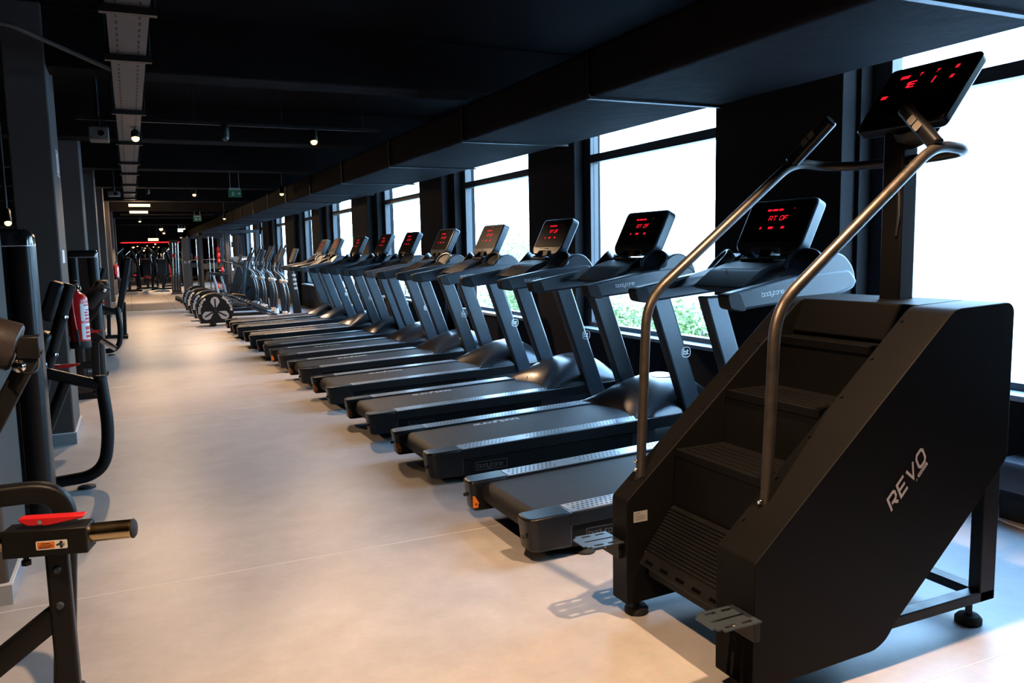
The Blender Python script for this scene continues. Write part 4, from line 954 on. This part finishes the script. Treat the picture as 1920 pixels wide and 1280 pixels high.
# --- fire extinguishers
def extinguisher(x, y, z, label, k=1.0):
    o = Vector((x, y, z)); t = thing('fire_extinguisher', label, 'fire extinguisher', o, 'fire extinguishers on the pillars')
    q = lambda a, b, c: o + Vector((a * k, b * k, c * k))
    bm = newbm(); lathe(bm, [(0, .052), (.080, .052), (.080, .385), (.076, .41), (.060, .435), (.035, .45), (.024, .455), (.024, .47), (0, .47)], o, (0, 0, 1), 36); bd = obj('cylinder_body', bm, 'red', t, off=o, smooth=50)
    bm = newbm(); lathe(bm, [(0, 0), (.078, 0), (.083, .006), (.083, .055), (.080, .06)], o, (0, 0, 1), 36); obj('foot_ring', bm, 'rubber', bd, off=o)
    bm = newbm(); lathe(bm, [(.022, .465), (.022, .50), (.012, .505), (.012, .525)], o, (0, 0, 1), 14); vl = obj('valve', bm, 'bronze', t, off=o)
    bm = newbm(); box(bm, x - .012, x + .012, y - .075, y + .02, z + .515, z + .525); box(bm, x - .010, x + .010, y - .085, y + .02, z + .545, z + .553); cyl(bm, q(-.016, -.02, .50), q(.016, -.02, .50), .02, 12); obj('squeeze_handle', bm, 'black', vl, off=o, bevel=.002)
    bm = newbm(); lathe(bm, [(.016, 0), (.016, .012), (0, .014)], q(.022, -.005, .487), (1, -.3, 0), 14); obj('pressure_gauge', bm, 'bronze', vl, off=o)
    bm = newbm(); tube(bm, [q(-.004, -.024, .487), q(-.03, -.075, .475), q(-.038, -.087, .36), q(-.025, -.090, .20), q(-.018, -.092, .16)], .0085, 10, fil=.04); h = obj('hose', bm, 'red', t, off=o)
    bm = newbm(); tube(bm, [q(-.018, -.092, .16), q(-.010, -.092, .03)], .013, 10); obj('nozzle', bm, 'rubber', h, off=o)
    # paper labels wrapped around the body, with red print
    bm = newbm(); rr = .0806
    def patch(a0, a1, z0, z1, mi, rr):
        n = 10
        for i in range(n):
            b0, b1 = R(a0 + (a1 - a0) * i / n), R(a0 + (a1 - a0) * (i + 1) / n)
            f = bm.faces.new([bm.verts.new(o + Vector((rr * math.cos(b), rr * math.sin(b), zz))) for b, zz in ((b0, z0), (b1, z0), (b1, z1), (b0, z1))]); f.material_index = mi
    patch(-75, 5, .225, .365, 0, .0806); patch(-75, 5, .075, .205, 0, .0806)
    for z0, z1, a0, a1 in ((.345, .358, -52, 2), (.305, .318, -40, -5), (.285, .298, -52, -20), (.262, .278, -50, 2), (.232, .25, -50, -8), (.15, .18, -52, 2), (.12, .14, -52, -12), (.085, .11, -52, 2)): patch(a0, a1, z0, z1, 1, .0809)
    decal('printed_label', bm, ['white', 'red_plastic'], bd, off=o)
    bm = newbm(); box(bm, x - .09, x - .078, y - .02, y + .02, z + .1, z + .47); box(bm, x - .09, x - .02, y - .03, y + .03, z + .462, z + .47); obj('wall_bracket', bm, 'red_plastic', t, off=o)
    t.scale = (.88, .88, .95)
    return t
extinguisher(-.392, 7.12, .70, 'red fire extinguisher on the nearest full pillar, with white printed label')
extinguisher(-.39, 26.6, .74, 'small distant red fire extinguisher above the tall bench')
# signs on the nearest pillar
o = Vector((-.466, 7.34, 2.03)); t = thing('extinguisher_sign', 'small white and red fire extinguisher sign high on the pillar', 'sign', o)
bm = newbm(); box(bm, -.4655, -.4635, 7.22, 7.46, 2.03, 2.23); b = obj('sign_plate', bm, 'white', t, off=o)
bm = newbm(); F = lambda p, q: (-.4630, 7.22 + .24 * (1 - p), 2.03 + .20 * q)
F = lambda p, q: (-.4630, 7.22 + .24 * p, 2.03 + .20 * q)
ribbon(bm, [(.08, .09), (.92, .09), (.92, .91), (.08, .91)], .07, F, True)
ribbon(bm, [(.42, .22), (.42, .68)], .20, F); ribbon(bm, [(.42, .68), (.42, .80)], .08, F); ribbon(bm, [(.36, .78), (.66, .72), (.68, .45)], .05, F)
decal('pictogram', bm, 'red_plastic', t, off=o)
bm = newbm(); box(bm, -.4655, -.462, 7.03, 7.26, 1.36, 1.46); o = obj('notice_plate', bm, 'white', bevel=.001); tag(o, 'small pale notice plate on the pillar above the fire extinguisher', 'sign')

# --- convector by the window wall, with its cable
o = Vector((3.97, 2.2, 0)); t = thing('wall_heater', 'low dark grey heater below the window at the right edge', 'heater', o)
bm = newbm(); pxz(bm, [(3.86, .155), (3.86, .275), (3.885, .305), (4.095, .305), (4.095, .155)], 1.2, 2.60); obj('heater_casing', bm, 'heater', t, bevel=.01, off=o)
bm = newbm(); box(bm, 3.90, 4.095, 1.22, 2.58, 0, .155); obj('heater_base', bm, 'rubber', t, off=o)
bm = newbm(); tube(bm, [(3.86, 2.62, .008), (3.82, 2.45, .008), (3.80, 2.25, .008), (3.82, 2.0, .008), (3.89, 1.7, .008)], .006, 8, fil=.1); o = obj('white_cable', bm, 'white_plastic'); tag(o, 'thin white cable lying on the floor in front of the heater', 'cable')
# ================================================================== FAR MACHINES
# --- stationary bikes past the cross trainers
def bike(x, y, label, red=False):
    o = Vector((x, y, 0)); t = thing('exercise_bike', label, 'exercise bike', o, 'machines beyond the cross trainers'); q = lambda a, b, c: o + Vector((a, b, c))
    bm = newbm(); prism(bm, rpoly([(.10, .10), (.62, .10), (.66, .45), (.52, 1.02), (.40, 1.02), (.28, .55)], .04, 3), lambda p, z: q(p, -.09, z), lambda p, z: q(p, .09, z)); obj('body_shell', bm, 'plastic', t, bevel=.02, off=o)
    bm = newbm(); box(bm, x - .55, x + .75, y - .04, y + .04, .05, .11); box(bm, x - .58, x - .50, y - .27, y + .27, .0, .07); box(bm, x + .66, x + .74, y - .27, y + .27, .0, .07); obj('floor_frame', bm, 'black', t, bevel=.008, off=o)
    bm = newbm(); tube(bm, [q(-.12, 0, .10), q(-.28, 0, .80)], 1, sec=sect(.06, .06, .01)); sp = obj('seat_post', bm, 'silver', t, off=o)
    bm = newbm(); pxz(bm, rpoly([(x - .48, .82), (x - .10, .80), (x - .06, .84), (x - .44, .90)], .02, 3), y - .11, y + .11); obj('saddle', bm, 'vinyl', t, bevel=.03, off=o)
    bm = newbm()
    for s in (-1, 1): tube(bm, [q(.44, s * .05, 1.0), q(.30, s * .18, 1.12), q(.08, s * .22, 1.16), q(.02, s * .22, 1.26)], .018, 10, fil=.06)
    obj('handlebar', bm, 'rubber', t, off=o)
    bm = newbm(); B = q(.44, 0, 1.08); tube(bm, [B, B + Vector((.14, 0, .30))], 1, sec=rrect(.36, .06, .02, 3), up=(-1, 0, .4)); cs = obj('console', bm, 'plastic', t, off=o)
    bm = newbm(); w = .155; a = B + Vector((-.032, 0, .035)); u = Vector((.115, 0, .25))
    bm.faces.new([bm.verts.new(p) for p in (a + Vector((0, w, 0)), a + Vector((0, -w, 0)), a + u + Vector((0, -w, 0)), a + u + Vector((0, w, 0)))]); decal('screen_glass', bm, 'black_gloss', cs, off=o)
    for s in (-1, 1):
        bm = newbm(); tube(bm, [q(.36, s * .11, .35), q(.36 - s * .12, s * .12, .35 - s * .11)], .014, 8); box(bm, x + .36 - s * .12 - .05, x + .36 - s * .12 + .05, y + s * .12, y + s * .22, .34 - s * .11, .365 - s * .11); obj('crank_pedal', bm, 'black', t, off=o)
    return t
bike(2.55, 24.2, 'black exercise bike next behind the farthest cross trainer')
bike(2.50, 26.0, 'second black exercise bike, farther behind the cross trainers')
# low stepper with orange edged deck
o = Vector((2.3, 22.9, 0)); t = thing('low_stepper', 'low black stepper with an orange edged deck behind the farthest cross trainer', 'stepper', o)
bm = newbm(); pxz(bm, rpoly([(1.75, .05), (2.75, .05), (2.75, .30), (2.45, .36), (1.75, .12)], .02, 2), 22.65, 23.1); obj('deck', bm, 'plastic', t, bevel=.01, off=o)
bm = newbm(); tube(bm, [(1.80, 22.63, .145), (2.44, 22.63, .365), (2.70, 22.63, .32)], .010, 8); obj('deck_edge', bm, 'orange', t, off=o)
bm = newbm(); tube(bm, [(2.68, 22.88, .28), (2.80, 22.88, 1.25)], 1, sec=sect(.07, .09, .012)); obj('mast', bm, 'grey_satin', t, off=o)
bm = newbm(); box(bm, 1.9, 2.0, 22.6, 23.15, 0, .06); box(bm, 2.6, 2.7, 22.6, 23.15, 0, .06); obj('foot_bar', bm, 'rubber', t, off=o)

# --- power racks against the windows
def rack(x, y, label, plates):
    o = Vector((x, y, 0)); t = thing('power_rack', label, 'power rack', o, 'power racks in the far area'); q = lambda a, b, c: o + Vector((a, b, c))
    for a in (0, 1.2):
        for b in (0, 1.1):
            bm = newbm(); box(bm, x + a - .04, x + a + .04, y + b - .04, y + b + .04, .02, 2.08); obj('upright', bm, 'shirt', t, off=o, bevel=.004)
    bm = newbm()
    for b in (0, 1.1): box(bm, x - .04, x + 1.24, y + b - .04, y + b + .04, 2.0, 2.08)
    for a in (0, 1.2): box(bm, x + a - .04, x + a + .04, y, y + 1.1, 2.0, 2.08)
    obj('top_frame', bm, 'shirt', t, off=o, bevel=.004)
    for b in (0, 1.1): bm = newbm(); box(bm, x - .10, x + 1.30, y + b - .05, y + b + .05, 0, .06); obj('floor_bar', bm, 'shirt', t, off=o, bevel=.004)
    bm = newbm(); box(bm, x, x + 1.2, y - .06, y - .03, .95, 1.12); obj('cross_panel', bm, 'shirt', t, off=o, bevel=.004)
    for a in (.22, .34): bm = newbm(); cyl(bm, q(a, -.05, .25), q(a, -.05, 1.95), .016, 10); obj('guide_rod', bm, 'chrome', t, off=o)
    bm = newbm(); cyl(bm, q(-.35, .2, 1.25), q(1.55, .2, 1.25), .014, 10); obj('barbell', bm, 'chrome', t, off=o)
    for k, (a, z, r_, c) in enumerate(plates):
        bm = newbm(); lathe(bm, [(.03, 0), (r_ * .5, 0), (r_ * .6, .012), (r_ * .88, .012), (r_, 0), (r_, .055), (.03, .055)], q(a, -.06 - r_, z), (1, .15, 0), 24); w = obj('weight_plate', bm, c, t, off=o); 
        if c == 'red_plastic': w['label'] = 'red weight plate'
    return t
P1 = [(.46, 1.56, .085, 'red_plastic'), (.46, 1.38, .095, 'red_plastic'), (.46, 1.20, .075, 'red_plastic'), (.55, .92, .085, 'red_plastic'), (.38, .42, .07, 'red_plastic'), (.56, .40, .07, 'red_plastic'), (.72, .40, .06, 'red_plastic'), (.85, 1.7, .10, 'rubber'), (.9, .6, .16, 'rubber')]
rack(2.02, 27.2, 'dark power rack with red weight plates behind the cross trainer housings', P1)
rack(1.95, 31.5, 'farther dark power rack beside the numbered post', [(.15, 1.30, .10, 'red_plastic'), (.5, .6, .18, 'rubber'), (.5, 1.0, .18, 'rubber')])
# cable station with its cross panel in front of the windows
o = Vector((3.19, 26.6, 0)); t = thing('cable_station', 'dark cable station with a lettered cross panel in front of the far windows', 'cable machine', o)
for x in (2.74, 3.64):
    bm = newbm(); box(bm, x - .05, x + .05, 26.54, 26.66, 0, 2.12); obj('upright', bm, 'shirt', t, bevel=.005, off=o)
    bm = newbm()
    for d in (-.10, .10): cyl(bm, (x + d, 26.6, .1), (x + d, 26.6, 2.0), .012, 8)
    obj('guide_rod', bm, 'chrome', t, off=o)
bm = newbm(); box(bm, 2.67, 3.71, 26.55, 26.65, 2.04, 2.14); box(bm, 2.67, 3.71, 26.46, 26.74, 0, .06); obj('cross_frame', bm, 'shirt', t, bevel=.005, off=o)
bm = newbm(); box(bm, 2.79, 3.59, 26.51, 26.54, 1.16, 1.32); pn = obj('name_panel', bm, 'grey_satin', t, bevel=.004, off=o)
bm = newbm(); lettering(bm, 'bodytone', (3.05, 26.508, 1.225), (1, 0, 0), (0, 0, 1), .032, .2, .3); decal('panel_lettering', bm, 'white', pn, off=o)
bm = newbm(); box(bm, 2.79, 2.99, 26.52, 26.68, .1, .9); obj('weight_stack', bm, 'rubber', t, off=o)
bm = newbm(); box(bm, 3.39, 3.59, 26.52, 26.68, .1, .9); obj('weight_stack', bm, 'rubber', t, off=o)
# numbered post
o = Vector((1.62, 29.5, 0)); t = thing('numbered_post', 'dark post with the white number range 1-7 beside the power racks', 'rack post', o)
bm = newbm(); box(bm, 1.58, 1.80, 29.4, 29.6, 0, 1.98); b = obj('post_body', bm, 'pillar', t, bevel=.006, off=o)
bm = newbm(); lettering(bm, '1-7', (1.62, 29.398, 1.12), (1, 0, 0), (0, 0, 1), .075, .2, .3); decal('post_number', bm, 'white', t, off=o)
bm = newbm(); box(bm, 1.56, 1.82, 29.36, 29.42, 1.22, 1.24); obj('post_shelf', bm, 'bronze', t, off=o)
# chrome rod ladder to its left
o = Vector((1.42, 32.0, 0)); t = thing('barbell_holder', 'upright holder of chrome bars with red grips, left of the numbered post', 'bar holder', o)
bm = newbm(); box(bm, 1.30, 1.62, 32.05, 32.12, 0, 1.95); box(bm, 1.28, 1.64, 31.9, 32.3, 0, .05); obj('back_board', bm, 'shirt', t, off=o)
for x in (1.36, 1.46, 1.54):
    bm = newbm(); cyl(bm, (x, 32.0, .15), (x + .05, 32.0, 1.85), .020, 10); obj('chrome_bar', bm, 'chrome', t, off=o)
bm = newbm()
for x in (1.38, 1.47): lathe(bm, [(.032, 0), (.032, .12)], (x, 32.0, 1.32), (0, 0, 1), 14)
obj('red_grip', bm, 'red_plastic', t, off=o)

# --- plate loaded machines on the dark matting
def station(x, y, label, kind, rot=0):
    o = Vector((x, y, 0)); t = thing('strength_station', label, 'gym machine', o, 'strength machines on the dark matting'); q = lambda a, b, c: o + Vector((a, b, c))
    bm = newbm(); box(bm, x - .45, x + .45, y - .05, y + .05, 0, .07); box(bm, x - .45, x - .37, y - .4, y + .6, 0, .07); box(bm, x + .37, x + .45, y - .4, y + .6, 0, .07); obj('floor_frame', bm, 'black', t, bevel=.006, off=o)
    bm = newbm(); tube(bm, [q(-.40, .5, .05), q(-.36, .3, 1.0), q(-.12, .1, 1.75)], 1, sec=sect(.07, .09, .01), fil=.2); obj('mast', bm, 'black', t, off=o)
    bm = newbm(); tube(bm, [q(.40, .5, .05), q(.36, .3, 1.0), q(.12, .1, 1.75)], 1, sec=sect(.07, .09, .01), fil=.2); obj('mast', bm, 'black', t, off=o)
    bm = newbm(); pad(bm, q(0, -.15, .48), (1, 0, 0), (0, 1, 0), .36, .42, .08); obj('seat', bm, 'red_plastic' if kind else 'vinyl', t, bevel=.02, off=o)
    bm = newbm(); pad(bm, q(0, .15, .92), (1, 0, 0), (0, .2, 1), .34, .7, .08); obj('backrest', bm, 'red_plastic' if kind == 2 else 'vinyl', t, bevel=.02, off=o)
    bm = newbm(); box(bm, x - .05, x + .05, y - .1, y + .2, .05, .46); obj('seat_post', bm, 'black', t, off=o)
    for s in (-1, 1):
        bm = newbm(); tube(bm, [q(s * .12, .1, 1.72), q(s * .42, -.1, 1.45), q(s * .40, -.35, 1.05)], .022, 10, fil=.1); ar = obj('press_arm', bm, 'chrome', t, off=o)
        bm = newbm(); lathe(bm, [(.03, 0), (.19, .0), (.20, .01), (.20, .04), (.03, .045)], q(s * .46, .05, 1.30), (s, 0, 0), 22); obj('weight_plate', bm, 'rubber', ar, off=o)
    return t
ST = [(-.1, 36, 'black strength machine straight behind the tall bench on the matting', 0), (.62, 38.5, 'strength machine with a red seat left of the walkway end', 1), (1.18, 37, 'black strength machine in the middle of the dark matting', 0), (1.75, 40, 'strength machine with red pads at the right of the matting', 2),
      (.2, 44, 'distant strength machine with a red seat under the lamp cluster', 1), (1.35, 45, 'distant black strength machine under the low tube lamp', 0), (2.3, 43.5, 'black strength machine beside the barbell holder in the distance', 0), (-1.2, 40, 'black strength machine behind the pillars in the distance', 0), (.8, 52, 'farthest strength machine with red pads below the red light strip', 2), (1.9, 53, 'farthest black strength machine at the right below the red light strip', 0)]
for x, y, l, k in ST: station(x, y, l, k)
# dumbbells on the floor beside the walkway
def dumbbell(x, y, label):
    o = Vector((x, y, .008)); t = thing('dumbbell', label, 'dumbbell', o, 'black dumbbells along the matting')
    bm = newbm(); cyl(bm, o + Vector((-.09, 0, .075)), o + Vector((.09, 0, .075)), .016, 12); obj('grip', bm, 'chrome', t, off=o)
    for s in (-1, 1):
        bm = newbm(); lathe(bm, [(0, 0), (.065, 0), (.075, .01), (.075, .085), (.065, .095), (0, .095)], o + Vector((s * .075, 0, .075)), (s, 0, 0), 18); obj('weight_head', bm, 'rubber', t, off=o)
for i in range(5): dumbbell(1.36 + .03 * i, 27.4 - i * .85 + .2 * (i % 2), ['farthest of the dumbbells lying left of the power rack', 'second farthest dumbbell left of the power rack', 'middle one of the dumbbells left of the power rack', 'second nearest dumbbell left of the power rack', 'nearest of the dumbbells, just past the cross trainer housings'][i])

for t in [o for o in bpy.data.objects if o.parent is None and o.name.split('.')[0] in ('exercise_bike', 'power_rack', 'strength_station', 'numbered_post', 'barbell_holder', 'cable_station')]: t.location.z = .0087
# ================================================================== CAMERA, SKY, LIGHT
F_, YAW, PIT, ROLL = 1523.34, .4351166, .1135904, .0202783
cam = bpy.data.cameras.new('camera'); cam.sensor_fit = 'HORIZONTAL'; cam.sensor_width = 36; cam.lens = F_ * 36 / 1920; cam.clip_end = 500; cam.clip_start = .02
co = bpy.data.objects.new('camera', cam); COL.objects.link(co)
cy, sy, cp, sp, cr, sr = math.cos(YAW), math.sin(YAW), math.cos(PIT), math.sin(PIT), math.cos(ROLL), math.sin(ROLL)
fwd = Vector((sy * cp, cy * cp, -sp)); right = Vector((cy, -sy, 0)); down = fwd.cross(right)
r2 = cr * right + sr * down; d2 = -sr * right + cr * down
Mx = Matrix((r2, -d2, -fwd)).transposed().to_4x4(); Mx.translation = (0, 0, 1.4); co.matrix_world = Mx
SC.camera = co

w = bpy.data.worlds.new('sky'); SC.world = w; w.use_nodes = True; nt = w.node_tree
bg = nt.nodes['Background']
tc = nt.nodes.new('ShaderNodeTexCoord'); sx = nt.nodes.new('ShaderNodeSeparateXYZ'); cr_ = nt.nodes.new('ShaderNodeValToRGB')
nt.links.new(tc.outputs['Generated'], sx.inputs[0]); nt.links.new(sx.outputs['Z'], cr_.inputs['Fac']); nt.links.new(cr_.outputs['Color'], bg.inputs['Color'])
cr_.color_ramp.elements[0].position = 0.0; cr_.color_ramp.elements[0].color = (.46, .75, 1.0, 1)
cr_.color_ramp.elements[1].position = .8; cr_.color_ramp.elements[1].color = (.28, .56, 1.0, 1)
bg.inputs['Strength'].default_value = SKY
# daylight portals in the window openings help the sampler; they give off no light of their own
for a, b in OPEN[:8]:
    l = bpy.data.lights.new('window_portal', 'AREA'); l.shape = 'RECTANGLE'; l.size = ZT - ZS; l.size_y = b - a
    l.cycles.is_portal = True
    o = bpy.data.objects.new('window_portal', l); COL.objects.link(o); o.location = (XG + .12, (a + b) / 2, (ZS + ZT) / 2)
    o.rotation_euler = (0, R(90), 0)
SC.view_settings.view_transform = 'Standard'; SC.view_settings.look = 'None'; SC.view_settings.gamma = 1; SC.view_settings.use_curve_mapping = False
SC.view_settings.exposure = EXPO
SC.cycles.max_bounces = 8; SC.cycles.diffuse_bounces = 4; SC.cycles.glossy_bounces = 4; SC.cycles.transparent_max_bounces = 8
SC.cycles.sample_clamp_indirect = 8; SC.cycles.use_denoising = True
SC.cycles.caustics_reflective = False; SC.cycles.caustics_refractive = False
